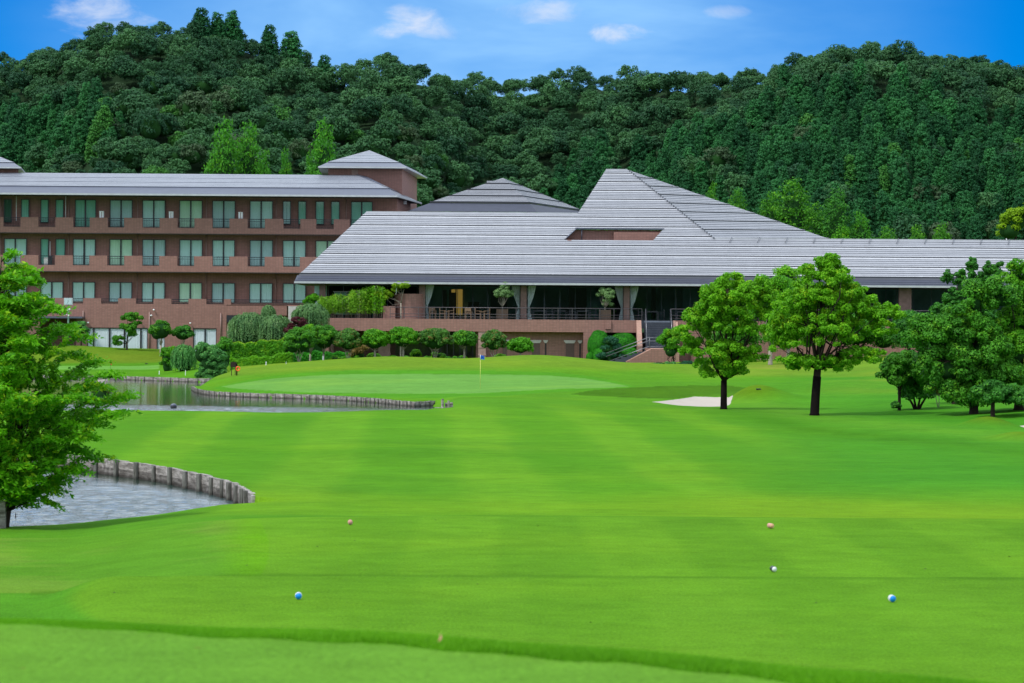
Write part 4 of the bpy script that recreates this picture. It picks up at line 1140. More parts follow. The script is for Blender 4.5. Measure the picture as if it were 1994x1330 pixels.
# glazed lean-to seen behind the bamboo
m = CMB(); 
for k in range(5):
    x = XP(652 + k * 12, 575, DP + 5); m.box(x, x + .05, DP + 4, DP + 4.1, zdeck + .3, zdeck + 2.0)
m.box(XP(650, 575, DP + 5), XP(705, 575, DP + 5), DP + 4, DP + 4.1, zdeck + 1.98, zdeck + 2.05)
cp(m, 'lean_to_frame', M['gutter'])
m = CMB(); m.box(XP(652, 575, DP + 5), XP(702, 575, DP + 5), DP + 4.12, DP + 4.14, zdeck + .3, zdeck + 1.95); cp(m, 'lean_to_glass', M['cloth_green'])
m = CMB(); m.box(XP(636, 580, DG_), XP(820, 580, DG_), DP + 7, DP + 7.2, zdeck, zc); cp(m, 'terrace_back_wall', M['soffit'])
# ---- outside stairs: upper flight towards the viewer, landing, lower flight running left
stx0, stx1 = XP(1257, 640, DP - 1), XP(1309, 640, DP - 1)
NS = 12; zl = ZP(1285, 678, DP - 2.0)
m = CMB(); yl = DP + 1.6 - NS * .3
for k in range(NS):
    z1_ = zdeck - k * (zdeck - zl) / NS; y1_ = DP + 1.6 - k * .3
    m.box(stx0, stx1, y1_ - .3, y1_, zl - .2, z1_ - (zdeck - zl) / NS, 0)
    m.box(stx0, stx1, y1_ - .31, y1_ - .27, z1_ - (zdeck - zl) / NS + .002, z1_ - (zdeck - zl) / NS + .01, 1)
m.box(stx0, stx1, DP + 1.55, DP + 1.62, zdeck - .13, zdeck - .005, 1)
cp(m, 'stair_flight', [M['step'], M['step_edge']])
m = CMB(); yb0 = yl - 1.6
m.box(stx0 - .1, XP(1300, 680, yl - .5), yb0, yl, 1.2, zl); cp(m, 'stair_landing', [M['brick'], M['step']])
# cheek walls (slope with the flight)
for xa, xb, full in ((XP(1240, 640, DP - .8), XP(1249.5, 640, DP - .8), 1), (XP(1311.5, 640, DP - .8), XP(1321, 640, DP - .8), 1)):
    sh = XP(1263, 680, DP - 2.1) - XP(1253, 640, DP - .8)
    m = CMB()
    yT, yB = DP + .1, yl - .1
    zB = zl - .15
    vs = []
    for (y, zt3, dx) in ((yT, zdeck + .02, 0), (yB, zB + .30, 0)):
        vs += [(xa + dx, y, 1.0), (xb + dx, y, 1.0), (xb + dx, y, zt3), (xa + dx, y, zt3)]
    m.add(vs, [(0, 1, 2, 3), (5, 4, 7, 6), (3, 2, 6, 7), (0, 3, 7, 4), (1, 5, 6, 2)], 0)
    cp(m, 'cheek_wall', M['brick_light'])
# lower flight running to the left, with its brick side wall
xl1 = XP(1266, 682, yb0 + .8); xl0 = XP(1175, 700, yb0 + .8); zbt = 1.35
m = CMB(); n = 8
for k in range(n):
    xx1 = lerp(xl1, xl0, k / n); xx0 = lerp(xl1, xl0, (k + 1) / n)
    m.box(xx0, xx1, yb0 + .1, yl - .1, 1.0, lerp(zl, zbt, (k + 1) / n), 0)
cp(m, 'stair_flight', [M['step'], M['step']])
m = CMB()
pz = lambda px, py: (XP(px, py, yb0), ZP(px, py, yb0))
m.prism([pz(1180, 712), pz(1310, 712), pz(1310, 681), pz(1268, 680), pz(1219, 706)][::1], yb0 - .15, yb0 + .1)
cp(m, 'stair_side_wall', M['brick'])
m = CMB()
m.tube([(XP(1219, 705.5, yb0), yb0 - .02, pz(1219, 705)[1]), (XP(1268, 679.5, yb0), yb0 - .02, pz(1268, 679.5)[1]), (XP(1300, 680, yb0), yb0 - .02, pz(1300, 680)[1])], .06, 6); cp(m, 'coping', M['brick_light'])
m = CMB()
for sx, yy in ((stx0 + .05, 0), (stx1 - .05, 0)):
    for dz in (.86, .55):
        m.tube([(sx, DP + .1, zdeck + dz), (sx, yl + .2, zl + dz)], .03, 6)
    for k in range(4):
        y_ = lerp(DP + .1, yl + .2, k / 3); z_ = lerp(zdeck, zl, k / 3); m.tube([(sx, y_, z_), (sx, y_, z_ + .86)], .02, 6)
for dy in (.15, 1.4):
    for dz in (.86, .62, .2):
        m.tube([(XP(1180, 700, yb0 + dy), yb0 + dy, zbt - .2 + dz), (XP(1262, 665, yb0 + dy), yb0 + dy, zl + dz - .1), (XP(1300, 663, yb0 + dy), yb0 + dy, zl + dz - .1)], .024, 6)
    m.tube([(XP(1265, 665, yb0 + dy), yb0 + dy, zl), (XP(1265, 665, yb0 + dy), yb0 + dy, zl + .8)], .024, 6)
cp(m, 'handrail', M['steel'])
# ------------------------------------------------------------------ foliage generators
def unit(a): return a / np.maximum(np.linalg.norm(a, axis=-1, keepdims=True), 1e-9)
def leaf_geo(rng, C, N, S, asp=0.55, hang=None):
    """one rhombus per leaf; hang = preferred long-axis direction"""
    n = len(C)
    N = unit(N)
    r = rng.normal(size=(n, 3))
    if hang is not None: r = hang + r * 0.35
    T = unit(r - N * np.sum(r * N, -1, keepdims=True)); B = np.cross(N, T)
    S = np.broadcast_to(np.asarray(S, float).reshape(-1, 1), (n, 1)) * rng.uniform(.75, 1.25, (n, 1))
    V = np.stack([C - T * S, C + B * S * asp - N * S * .12, C + T * S, C - B * S * asp - N * S * .12], 1)
    return V.reshape(-1, 3)
def quads(nv): return np.arange(nv, dtype=np.int32).reshape(-1, 4)
def crown_pts(rng, lobes, K, cr, per, up=0.35, inner=0.2, rag=0.14, jit=.42, flat=.72):
    """leaf centres and normals on the shells of K clumps spread over the lobes"""
    L = np.array(lobes, float)
    wgt = (L[:, 3] * L[:, 5] + L[:, 3] * L[:, 4]); wgt /= wgt.sum()
    pick = rng.choice(len(L), K, p=wgt)
    d = unit(rng.normal(size=(K, 3))); d[:, 2] = np.where(d[:, 2] < -0.35, -d[:, 2], d[:, 2])
    rr = np.where(rng.random(K) < inner, rng.uniform(.2, .6, K), rng.uniform(.68, .95, K))[:, None]
    cc = L[pick, :3] + d * L[pick, 3:6] * rr
    cr_ = cr * rng.uniform(.65, 1.3, K)
    per_ = np.maximum(8, (per * (cr_ / cr) ** 2)).astype(int)
    ix = np.repeat(np.arange(K), per_)
    dd = unit(rng.normal(size=(len(ix), 3)) + np.array([0, 0, up]))
    sq = np.array([1, 1, flat])
    ra = (1 - np.abs(rng.normal(0, rag, len(ix))) + rng.normal(0, .07, len(ix)))[:, None]
    P = cc[ix] + dd * sq * cr_[ix][:, None] * ra
    Nn = unit(dd + rng.normal(0, jit, (len(ix), 3)) + np.array([0, 0, .25]))
    return P, Nn, cc, cr_
def ellipsoid_mesh(mb, c, r, m=1, nu=14, nv=9, bump=0.0, rng=None):
    vs = []; 
    for j in range(nv + 1):
        th = math.pi * j / nv
        for i in range(nu):
            ph = 2 * math.pi * i / nu; k = 1 + (bump * math.sin(3 * ph + j) if bump else 0)
            vs.append((c[0] + r[0] * k * math.sin(th) * math.cos(ph), c[1] + r[1] * k * math.sin(th) * math.sin(ph), c[2] + r[2] * math.cos(th)))
    fs = [(j * nu + i, j * nu + (i + 1) % nu, (j + 1) * nu + (i + 1) % nu, (j + 1) * nu + i) for j in range(nv) for i in range(nu)]
    mb.add(vs, fs, m, True)
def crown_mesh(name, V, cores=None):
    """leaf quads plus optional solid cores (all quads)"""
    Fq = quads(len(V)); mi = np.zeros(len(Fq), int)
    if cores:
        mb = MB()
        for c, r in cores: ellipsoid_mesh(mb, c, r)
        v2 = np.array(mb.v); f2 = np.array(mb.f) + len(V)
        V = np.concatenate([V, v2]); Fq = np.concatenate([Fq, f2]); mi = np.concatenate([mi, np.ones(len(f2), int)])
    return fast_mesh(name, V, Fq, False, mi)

def GD(px, py, lo, hi):
    """depth at which the terrain shows at this photograph point"""
    D = np.linspace(lo, hi, 400); dx, dy = px - 997.0, py - 665.0
    X = (dx + ROLL * dy) * D / F; z = ZC - (dy - ROLL * dx + 35.0) * D / F
    g = TZ(X, D); k = np.where(z <= g)[0]
    return float(D[k[0]]) if len(k) else hi

LM = {
 'camphor': leaf_mat('bright camphor leaf', (0.072, 0.251, 0.008), (0.166, 0.437, 0.013), (0.265, 0.437, 0.013), 0.30, 0.9),
 'camphor2': leaf_mat('mid camphor leaf', (0.042, 0.191, 0.008), (0.106, 0.343, 0.013), (0.172, 0.356, 0.013), 0.28, 0.9),
 'maple': leaf_mat('young cherry leaf', (0.043, 0.205, 0.005), (0.131, 0.397, 0.008), (0.315, 0.492, 0.011), 0.35, 1.3),
 'dark': leaf_mat('dark evergreen leaf', (0.018, 0.088, 0.015), (0.049, 0.220, 0.020), (0.088, 0.299, 0.023), 0.2, 1.0),
 'darkmid': leaf_mat('mid evergreen leaf', (0.024, 0.119, 0.011), (0.076, 0.279, 0.016), (0.151, 0.371, 0.019), 0.22, 1.0),
 'redtip': leaf_mat('red tipped leaf', (0.030, 0.115, 0.019), (0.074, 0.203, 0.024), (0.230, 0.128, 0.041), 0.2, 1.6),
 'brown': leaf_mat('copper leaf', (0.108, 0.072, 0.024), (0.192, 0.144, 0.036), (0.240, 0.192, 0.036), 0.2, 1.6),
 'darkred': leaf_mat('dark red maple leaf', (0.045, 0.010, 0.015), (0.10, 0.024, 0.028), None, 0.2, 1.6),
 'willow': leaf_mat('grey willow leaf', (0.047, 0.135, 0.049), (0.149, 0.284, 0.097), (0.230, 0.365, 0.158), 0.25, 1.3),
 'juniper': leaf_mat('juniper leaf', (0.036, 0.154, 0.036), (0.089, 0.283, 0.061), (0.162, 0.373, 0.082), 0.2, 1.1),
 'bamboo': leaf_mat('bamboo leaf', (0.075, 0.213, 0.013), (0.213, 0.450, 0.031), (0.338, 0.525, 0.037), 0.3, 1.4),
 'olive': leaf_mat('olive leaf', (0.108, 0.204, 0.072), (0.216, 0.360, 0.138), None, 0.2, 2.0),
 'hedge': leaf_mat('hedge leaf', (0.030, 0.155, 0.005), (0.081, 0.290, 0.008), (0.203, 0.432, 0.011), 0.2, 1.2),
 'hedge2': leaf_mat('bright hedge leaf', (0.060, 0.230, 0.006), (0.130, 0.370, 0.010), (0.20, 0.42, 0.01), 0.2, 1.2),
 'hedgetop': leaf_mat('new hedge growth', (0.120, 0.260, 0.006), (0.230, 0.400, 0.010), None, 0.2, 1.2),
 'topiary': leaf_mat('clipped topiary leaf', (0.014, 0.136, 0.007), (0.037, 0.264, 0.010), None, 0.15, 1.5),
 'pine': leaf_mat('blue green pine', (0.010, 0.060, 0.028), (0.025, 0.115, 0.055), None, 0.15, 1.5),
 'lime': leaf_mat('lime green leaf', (0.10, 0.22, 0.006), (0.21, 0.36, 0.010), None, 0.3, 1.0),
 'metaseq': leaf_mat('bright redwood leaf', (0.030, 0.155, 0.013), (0.071, 0.289, 0.020), (0.119, 0.320, 0.010), 0.25, 0.7),
 'forest': leaf_mat('forest leaf', (0.011, 0.052, 0.025), (0.051, 0.144, 0.050), None, 0.15, 0.10, 0.6, True, 0.1),
 'conifer': leaf_mat('cedar leaf', (0.010, 0.059, 0.024), (0.030, 0.151, 0.040), None, 0.12, 0.12, 0.6, True, 0.1),
}
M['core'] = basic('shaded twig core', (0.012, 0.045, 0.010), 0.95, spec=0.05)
M['hill'] = basic('forest floor', (0.016, 0.036, 0.015), 0.95, spec=0.05, var=.3, scale=.05)

# ------------------------------------------------------------------ wooded hills
SKX = [-300, 0, 60, 140, 200, 240, 300, 350, 395, 430, 480, 520, 566, 600, 655, 700, 770, 815, 850, 900, 960, 1000, 1060, 1130, 1200, 1290, 1350, 1400, 1470, 1500, 1560, 1620, 1700, 1740, 1800, 1850, 1930, 1994, 2300]
SKY_ = [120, 92, 84, 60, 32, 36, 34, 34, 34, 40, 54, 84, 92, 104, 126, 108, 102, 116, 126, 132, 138, 141, 132, 120, 126, 126, 130, 126, 114, 112, 92, 78, 80, 84, 84, 96, 102, 114, 150]
HD0, HDC = 480.0, 600.0
def hoff(u): return 45 * sst(u, 800, 960) - 45 * sst(u, 1080, 1500) - 14 * np.exp(-((u - 250) / 180.0) ** 2) + 16 * np.exp(-((u - 20) / 110.0) ** 2)
def hill_z(X, Y):
    u = 997.0 + X * F / Y
    Dc = HDC + hoff(u); D0 = HD0 + hoff(u)
    sk = np.interp(u, SKX, SKY_)
    zc = ZC - (sk + 46 - hz(u)) * Dc / F
    t = (Y - D0) / (Dc - D0)
    tt_ = np.clip(t, 0, 1)
    z = 6 + (zc - 6) * (tt_ ** 0.92)
    z = z + 4.2 * vnoise(X, Y * .8, 0.055, 21) * np.clip(tt_ * (1.02 - tt_) * 4, 0, 1)
    z = np.where(t > 1, zc - (Y - Dc) * 0.3, z)
    z = np.where(t < 0, 6 + (Y - D0) * .12, z)
    return z
rows = np.arange(430, 760, 4.0); us = np.arange(-700, 2700, 12.0)
UU, DD = np.meshgrid(us, rows); HX = (UU - 997) * DD / F; HZ = hill_z(HX, DD)
nr, nc = HX.shape; idx = np.arange(nr * nc).reshape(nr, nc)
faces = np.stack([idx[:-1, :-1], idx[:-1, 1:], idx[1:, 1:], idx[1:, :-1]], -1).reshape(-1, 4)
hill = link_mesh('hill', fast_mesh('hill', np.stack([HX, DD, HZ], -1).reshape(-1, 3), faces, True), [M['hill']]); tag(hill, 'steep wooded hills behind the clubhouse', kind='structure')

# unseen hills added behind the viewer so that the window glass reflects dark
az = np.radians(np.arange(98, 264, 1.5)); rad = np.array([260., 300, 340, 380, 430, 500]); prof = np.array([0, .35, .62, .85, 1.0, .8])
AZ, RA = np.meshgrid(az, rad); hx2 = RA * np.sin(AZ); hy2 = RA * np.cos(AZ)
hz2 = 1.0 + prof[:, None] * (34 + 10 * vnoise(hx2, hy2, .012, 41) + 3 * vnoise(hx2, hy2, .09, 42))
nr, nc = hx2.shape; idx = np.arange(nr * nc).reshape(nr, nc); faces = np.stack([idx[:-1, :-1], idx[:-1, 1:], idx[1:, 1:], idx[1:, :-1]], -1).reshape(-1, 4)
tag(link_mesh('hill', fast_mesh('hill', np.stack([hx2, hy2, hz2], -1).reshape(-1, 3), faces, True), [M['hill']]), 'unseen wooded hills added behind the viewer', kind='structure')
rng = np.random.default_rng(11)
def broad_proto(seed, flat):
    r = np.random.default_rng(seed)
    lobes = [(0, 0, 5.2, 2.7, 2.7, 2.3 * flat), (1.2, .4, 4.6, 1.9, 1.9, 1.6), (-1.3, -.3, 4.7, 1.9, 1.9, 1.6)]
    P, N, cc, cr = crown_pts(r, lobes, 66, 0.68, 27, up=.5, inner=.05, rag=.10, jit=.2)
    V = leaf_geo(r, P, N, 0.20, .7)
    mb = MB(); mb.tube([(0, 0, -1), (0.1, 0, 3), (0, 0, 5)], [.3, .22, .1], 5)
    me = crown_mesh('forest_tree', V, [((0, 0, 4.8), (1.75, 1.75, 1.5 * flat))])
    return V, me
def conifer_proto(seed, wide):
    r = np.random.default_rng(seed); P = []; N = []
    for z in np.arange(1.0, 9.6, .42):
        R = wide * (1 - (z / 10.2) ** 2.1) ** .8 + .15
        k = max(3, int(R * 9))
        for j in range(k):
            a = r.uniform(0, 2 * math.pi); rr = R * r.uniform(.62, 1.0)
            c = np.array([rr * math.cos(a), rr * math.sin(a), z + r.uniform(-.2, .2)])
            n = 22; d = unit(r.normal(size=(n, 3)) + np.array([0, 0, .5])); cr = .46 * r.uniform(.7, 1.3)
            P.append(c + d * cr * np.array([1, 1, .75])); N.append(unit(d + r.normal(0, .22, (n, 3))))
    P = np.concatenate(P); N = np.concatenate(N)
    V = leaf_geo(r, P, N, 0.17, .7)
    me = crown_mesh('conifer_tree', V, [((0, 0, 3.4), (wide * .62, wide * .62, 3.4)), ((0, 0, 6.2), (wide * .34, wide * .34, 2.6))])
    return V, me
BP = [broad_proto(100 + i, (.8, 1.0, 1.15, .9)[i]) for i in range(4)]
CP = [conifer_proto(200 + i, (1.75, 2.1, 2.0)[i]) for i in range(3)]
def fat_proto(seed):
    r = np.random.default_rng(seed); P = []; N = []
    for z in np.arange(.5, 9.9, .30):
        R = 2.0 * (1 - (z / 10.1) ** 2.0) ** .75 + .12
        for j in range(max(4, int(R * 13))):
            a = r.uniform(0, 2 * math.pi); rr = R * r.uniform(.55, 1.08); c = np.array([rr * math.cos(a), rr * math.sin(a), z + r.uniform(-.2, .2)])
            n = 22; d = unit(r.normal(size=(n, 3)) + np.array([0, 0, .5])); cr = .34 * r.uniform(.6, 1.4)
            P.append(c + d * cr * np.array([1, 1, .8])); N.append(unit(d + r.normal(0, .45, (n, 3))))
    V = leaf_geo(r, np.concatenate(P), np.concatenate(N), 0.085, .6)
    return V, crown_mesh('conifer_tree', V, [((0, 0, 3.6), (1.35, 1.35, 4.0)), ((0, 0, 6.6), (.8, .8, 2.4))])
def in_conifer(u, py):
    a = inpoly(np.array([u]), np.array([py]), [(1010, 500), (1120, 310), (1230, 330), (1350, 290), (1480, 240), (1520, 190), (1640, 215), (1750, 200), (1900, 240), (2200, 280), (2200, 520)])[0]
    b = inpoly(np.array([u]), np.array([py]), [(-200, 270), (120, 230), (240, 260), (190, 330), (-200, 400)])[0]
    return a or b
cand = []
for D in np.arange(470, 690, 3.7):
    for x in np.arange(-130, 130, 3.9):
        X = x + rng.uniform(-1.6, 1.6) + (1.9 if int(D / 3.7) % 2 else 0); Y = D + rng.uniform(-2, 2)
        u = 997 + X * F / Y
        if u < -120 or u > 2110: continue
        if Y > HDC + hoff(u) + 6: continue
        z = float(hill_z(np.array([X]), np.array([Y]))[0]); py = hz(u) - (z - ZC) * F / Y
        con = in_conifer(u, py) and rng.random() < .86
        h = 7.5 if con else 4.6
        top = py - h * F / Y
        lim = 345 if u < 640 else (430 if u < 1120 else (420 if u < 1300 else 480))
        if top > lim: continue
        cand.append((X, Y, z, con, u, py))
extra = []
for (X, Y, z, con, u, py) in cand:
    if con and rng.random() < .5:
        for _ in range(1):
            X2, Y2 = X + rng.uniform(1.6, 3.0), Y + rng.uniform(-2.4, 2.4)
            extra.append((X2, Y2, float(hill_z(np.array([X2]), np.array([Y2]))[0]), True, u, py))
cand += extra
cand.sort(key=lambda c: c[1])
first = {}
cnt = {True: 0, False: 0}; mass = {True: [], False: []}
for k, (X, Y, z, con, u, py) in enumerate(cand):
    i = int(rng.integers(0, 3 if con else 4)); sc = rng.uniform(.55, 1.0) if con else rng.choice([rng.uniform(.5, .8), rng.uniform(.75, 1.0), rng.uniform(1.0, 1.22)], p=[.35, .5, .15])
    if Y > HDC + hoff(u) - 10: sc = min(sc, .9) * rng.uniform(.75, 1.0)
    rz = rng.uniform(0, 6.28); sz = sc * rng.uniform(.88, 1.12)
    if cnt[con] < 300:
        cnt[con] += 1
        nm = 'conifer_tree' if con else 'forest_tree'
        o = bpy.data.objects.new(nm, (CP if con else BP)[i][1]); COL.objects.link(o)
        if not (CP if con else BP)[i][1].materials:
            (CP if con else BP)[i][1].materials.append(LM['conifer' if con else 'forest']); (CP if con else BP)[i][1].materials.append(M['core'])
        if rng.random() < (.07 if not con else .05): o.color = (1, 1, 0, 1)
        elif rng.random() < .14 and not con: o.color = (1, 0, 1, 1)
        o.location = (X, Y, z - 1.5); o.rotation_euler = (0, 0, rz); o.scale = (sc, sc, sz)
        if con: reg = 'behind the left end of the wing' if u < 700 else 'behind the rear roof' if u < 1150 else 'behind the tall roof peak' if u < 1380 else 'above the long right roof slope' if u < 1620 else 'high above the right roof ridge' if u < 1830 else 'at the right edge of the hill'
        else: reg = 'on the far left slope' if u < 180 else 'above the middle of the wing' if u < 420 else 'above the tower end of the wing' if u < 700 else 'in the dark hollow over the rear roof' if u < 1000 else 'above the tall roof peak' if u < 1350 else 'near the top of the right hill' if u < 1700 else 'at the right edge near the hilltop'
        tone = 'bright green' if o.color[2] < .5 else 'olive brown' if o.color[1] < .5 else 'dark'
        size = ('small' if sc < .7 else 'tall') if con else ('small' if sc < .75 else 'middling' if sc < 1.05 else 'large broad')
        if con: tag(o, size + ' ' + tone + ' cedar on the hill ' + reg, 'conifer', size + ' ' + tone + ' cedars ' + reg)
        else: tag(o, size + ' ' + tone + ' broadleaf tree on the hill ' + reg, 'tree', size + ' ' + tone + ' broadleaf trees ' + reg)
    else: mass[con].append((X, Y, z - 1.5, i, sc, sz, rz))
def build_mass(items, protos, name, label, mats):
    if not items: return
    vs = []; ti = []
    for (X, Y, z, i, sc, sz, rz) in items:
        V = protos[i][0]; c, s = math.cos(rz), math.sin(rz)
        vs.append(np.stack([(V[:, 0] * c - V[:, 1] * s) * sc + X, (V[:, 0] * s + V[:, 1] * c) * sc + Y, V[:, 2] * sz + z], -1)); ti.append(np.full(len(V), rng.random()))
    V = np.concatenate(vs)
    me = fast_mesh(name, V, quads(len(V)))
    a = me.attributes.new('tint', 'FLOAT', 'POINT'); a.data.foreach_set('value', np.concatenate(ti).astype(np.float32))
    tag(link_mesh(name, me, mats), label, None, None, 'stuff')
build_mass(mass[False], BP, 'woodland', 'farther broadleaf woodland near the crest of the hills', [LM['forest']])
build_mass(mass[True], CP, 'cedar_woodland', 'farther cedar woodland high on the right hill', [LM['conifer']])
print('forest', cnt, len(mass[True]), len(mass[False]))
def single_conifer(name, label, cat, px, pytop, wpx, D, pybase, lm, group=None, proto=None, base_z=None):
    zb = base_z if base_z is not None else ZP(px, pybase, D)
    ztop = ZP(px, pytop, D); h = ztop - zb
    key = (proto, lm)
    if key not in first:
        V, me = fat_proto(300 + (proto or 0)) if proto is not None else conifer_proto(300, 2.0)
        me.materials.append(LM[lm]); me.materials.append(M['core']); first[key] = me
    o = bpy.data.objects.new(name, first[key]); COL.objects.link(o)
    o.location = (XP(px, pytop, D), D, zb - .2); s = wpx * D / F / (4.1 if proto is None else 2.7)
    o.scale = (s, s, h / 9.9); o.rotation_euler = (0, 0, (px * 1.7) % 6.28)
    return tag(o, label, cat, group)
for px, top, w_, lab in ((392, 14, 46, 'leftmost pointed conifer standing above the left hilltop'), (424, 22, 40, 'second pointed conifer on the left hilltop, partly overlapped'),
                         (452, 19, 44, 'third and broadest pointed conifer at right of the hilltop row'), (525, 47, 40, 'slim conifer standing alone on the falling left ridge'),
                         (567, 59, 52, 'dark pointed conifer sharply outlined against the sky on left ridge'), (632, 106, 40, 'small conifer at lower end of the left ridge')):
    u = px; Y = HDC + hoff(u) - 4
    single_conifer('conifer_tree', lab, 'conifer', px, top, w_, float(Y), top + 95, 'conifer')
# tall bright trees directly behind the buildings
for k, (px, top, w_, D, lm, lab) in enumerate((
    (437, 238, 74, 262, 'metaseq', 'tall bright green redwood behind the wing, leftmost of the close pair'), (484, 242, 66, 264, 'metaseq', 'tall bright green redwood behind the wing, right of the close pair'),
    (514, 298, 44, 263, 'metaseq', 'short green redwood tucked against the right of the tall pair'), (556, 293, 34, 263, 'metaseq', 'slim lone small redwood between the tall redwoods behind the wing roof'),
    (631, 241, 66, 263, 'metaseq', 'tall bright redwood beside the pyramid roofed tower'), (604, 300, 30, 264, 'metaseq', 'small redwood at left foot of the redwood by the tower'),
    (1386, 360, 38, 275, 'darkmid', 'small dark green conifer peeking over the tall roof slope, uppermost'), (1436, 368, 46, 275, 'darkmid', 'second dark green conifer peeking over the tall roof slope'),
    (1500, 377, 62, 272, 'darkmid', 'full green conifer above lower end of the tall roof slope'), (1543, 350, 84, 274, 'darkmid', 'tallest green conifer behind the right roof wing'),
    (1588, 398, 60, 272, 'darkmid', 'rounded green conifer at right shoulder of the tallest one behind the wing'), (1629, 368, 66, 270, 'dark', 'dark spire shaped conifer standing over the right roof ridge'),
    (1676, 414, 54, 270, 'metaseq', 'bright bushy green conifer right of the dark spire'), (1640, 440, 60, 267, 'hedge', 'low yellow green crown at foot of the dark spire'),
    (1728, 442, 56, 267, 'darkmid', 'low green bushy tree showing above the right roof, first'), (1786, 438, 46, 268, 'darkmid', 'low green bushy tree showing above the right roof, second'),
    (1833, 434, 50, 268, 'darkmid', 'low green bushy tree showing above the right roof, third'), (1165, 372, 40, 280, 'darkmid', 'small conifer between rear roof and tall roof'))):
    single_conifer('conifer_tree' if w_ < 90 else 'tree', lab, 'conifer', px, top, w_, float(D), 640, lm, proto=k % 2)
# ------------------------------------------------------------------ garden and course trees
def lobes_px(lobes, D, ds=1.0):
    L = []
    for q in lobes:
        cx, cy, rx, ry = q[:4]; dd = q[4] if len(q) > 4 else 0.0
        x, y, z = W(cx, cy, D); s = D / F
        L.append((x, y + dd, z, rx * s, rx * s * ds, ry * s))
    return L
def limb_path(rng, a, b, sag=0.15):
    a, b = np.array(a), np.array(b); L = np.linalg.norm(b - a)
    m1 = a + (b - a) * .35 + rng.normal(0, .07, 3) * L - np.array([0, 0, sag * L * .5]); m2 = a + (b - a) * .7 + rng.normal(0, .05, 3) * L + np.array([0, 0, sag * L * .2])
    return [tuple(a), tuple(m1), tuple(m2), tuple(b)]
def tree(name, label, cat, px, D, lobes, K, cr_px, per, leaf_px, lm, bark='bark', tr_px=6.0, fork=None, limbs=8, seed=1, group=None, ds=1.0, py=None,
         inner=.2, stems=None, core=0.0, up=.35, rag=.14, wrap=None, asp=.55, trunk=True, lean=0.0, jit=.42):
    rng = np.random.default_rng(seed); s = D / F
    x0 = XP(px, 700, D); z0 = tz(x0, D)
    L = lobes_px(lobes, D, ds)
    root = thing(name, label, cat, (x0, D, z0), 0, group); O = np.array([x0, D, z0])
    P, N, cc, cr = crown_pts(rng, L, K, cr_px * s, per, up=up, inner=inner, rag=rag, jit=jit)
    V = leaf_geo(rng, P - O, N, leaf_px * s, asp)
    cores = [((l[0] - O[0], l[1] - O[1], l[2] - O[2]), (l[3] * core, l[4] * core, l[5] * core)) for l in L] if core else None
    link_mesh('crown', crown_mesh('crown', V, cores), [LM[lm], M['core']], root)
    if trunk:
        m = MB(tuple(O)); r = tr_px * s
        fz = ZP(px, fork, D) if fork else z0 + 0.45 * (L[0][2] - z0)
        if stems:
            for q in stems:
                tx = XP(q, fork, D); m.tube([(x0 + (tx - x0) * .12, D, z0 - .1), (x0 + (tx - x0) * .5, D + rng.uniform(-.1, .1), z0 + (fz - z0) * .4), (tx, D, fz)], [r * .55, r * .42, r * .34], 7)
            starts = [(XP(q, fork, D), D, fz) for q in stems]
        else:
            m.tube([(x0, D, z0 - .15), (x0, D, z0 + .08), (x0 + lean * .3, D, z0 + (fz - z0) * .5), (x0 + lean, D, fz)], [r * 1.5, r * 1.12, r, r * .92], 12)
            top = max(l[2] for l in L)
            m.tube([(x0 + lean, D, fz), (x0 + lean * 1.4 + .1, D + .05, fz + (top - fz) * .5), (x0 + lean, D, top)], [r * .8, r * .4, r * .1], 8)
            starts = [(x0 + lean, D, fz - .05), (x0 + lean, D, fz + .1), (x0 + lean + .02, D, fz + (top - fz) * .3)]
        order = rng.permutation(len(cc))[:limbs]
        for k in order:
            a = starts[int(rng.integers(0, len(starts)))]
            m.tube(limb_path(rng, a, cc[k]), [r * .36, r * .24, r * .13, r * .05], 6)
            for j in rng.permutation(len(cc))[:2]:
                if np.linalg.norm(cc[j] - cc[k]) < 6 * cr_px * s: m.tube(limb_path(rng, cc[k] * .55 + np.array(a) * .45, cc[j]), [r * .16, r * .12, r * .08, r * .03], 5)
        t = m.build('trunk', M[bark], root)
        if wrap:
            w_ = MB(tuple(O)); zt0, zt1 = z0 - .05, ZP(px, wrap, D)
            w_.tube([(x0, D, zt0), (x0, D, z0 + .08), (x0 + lean * .3, D, (zt0 + zt1) / 2), (x0 + lean * .8, D, zt1)], [r * 1.56, r * 1.2, r * 1.12, r * 1.06], 12)
            w_.build('trunk_wrap', M['bark_wrap'], root)
    return root

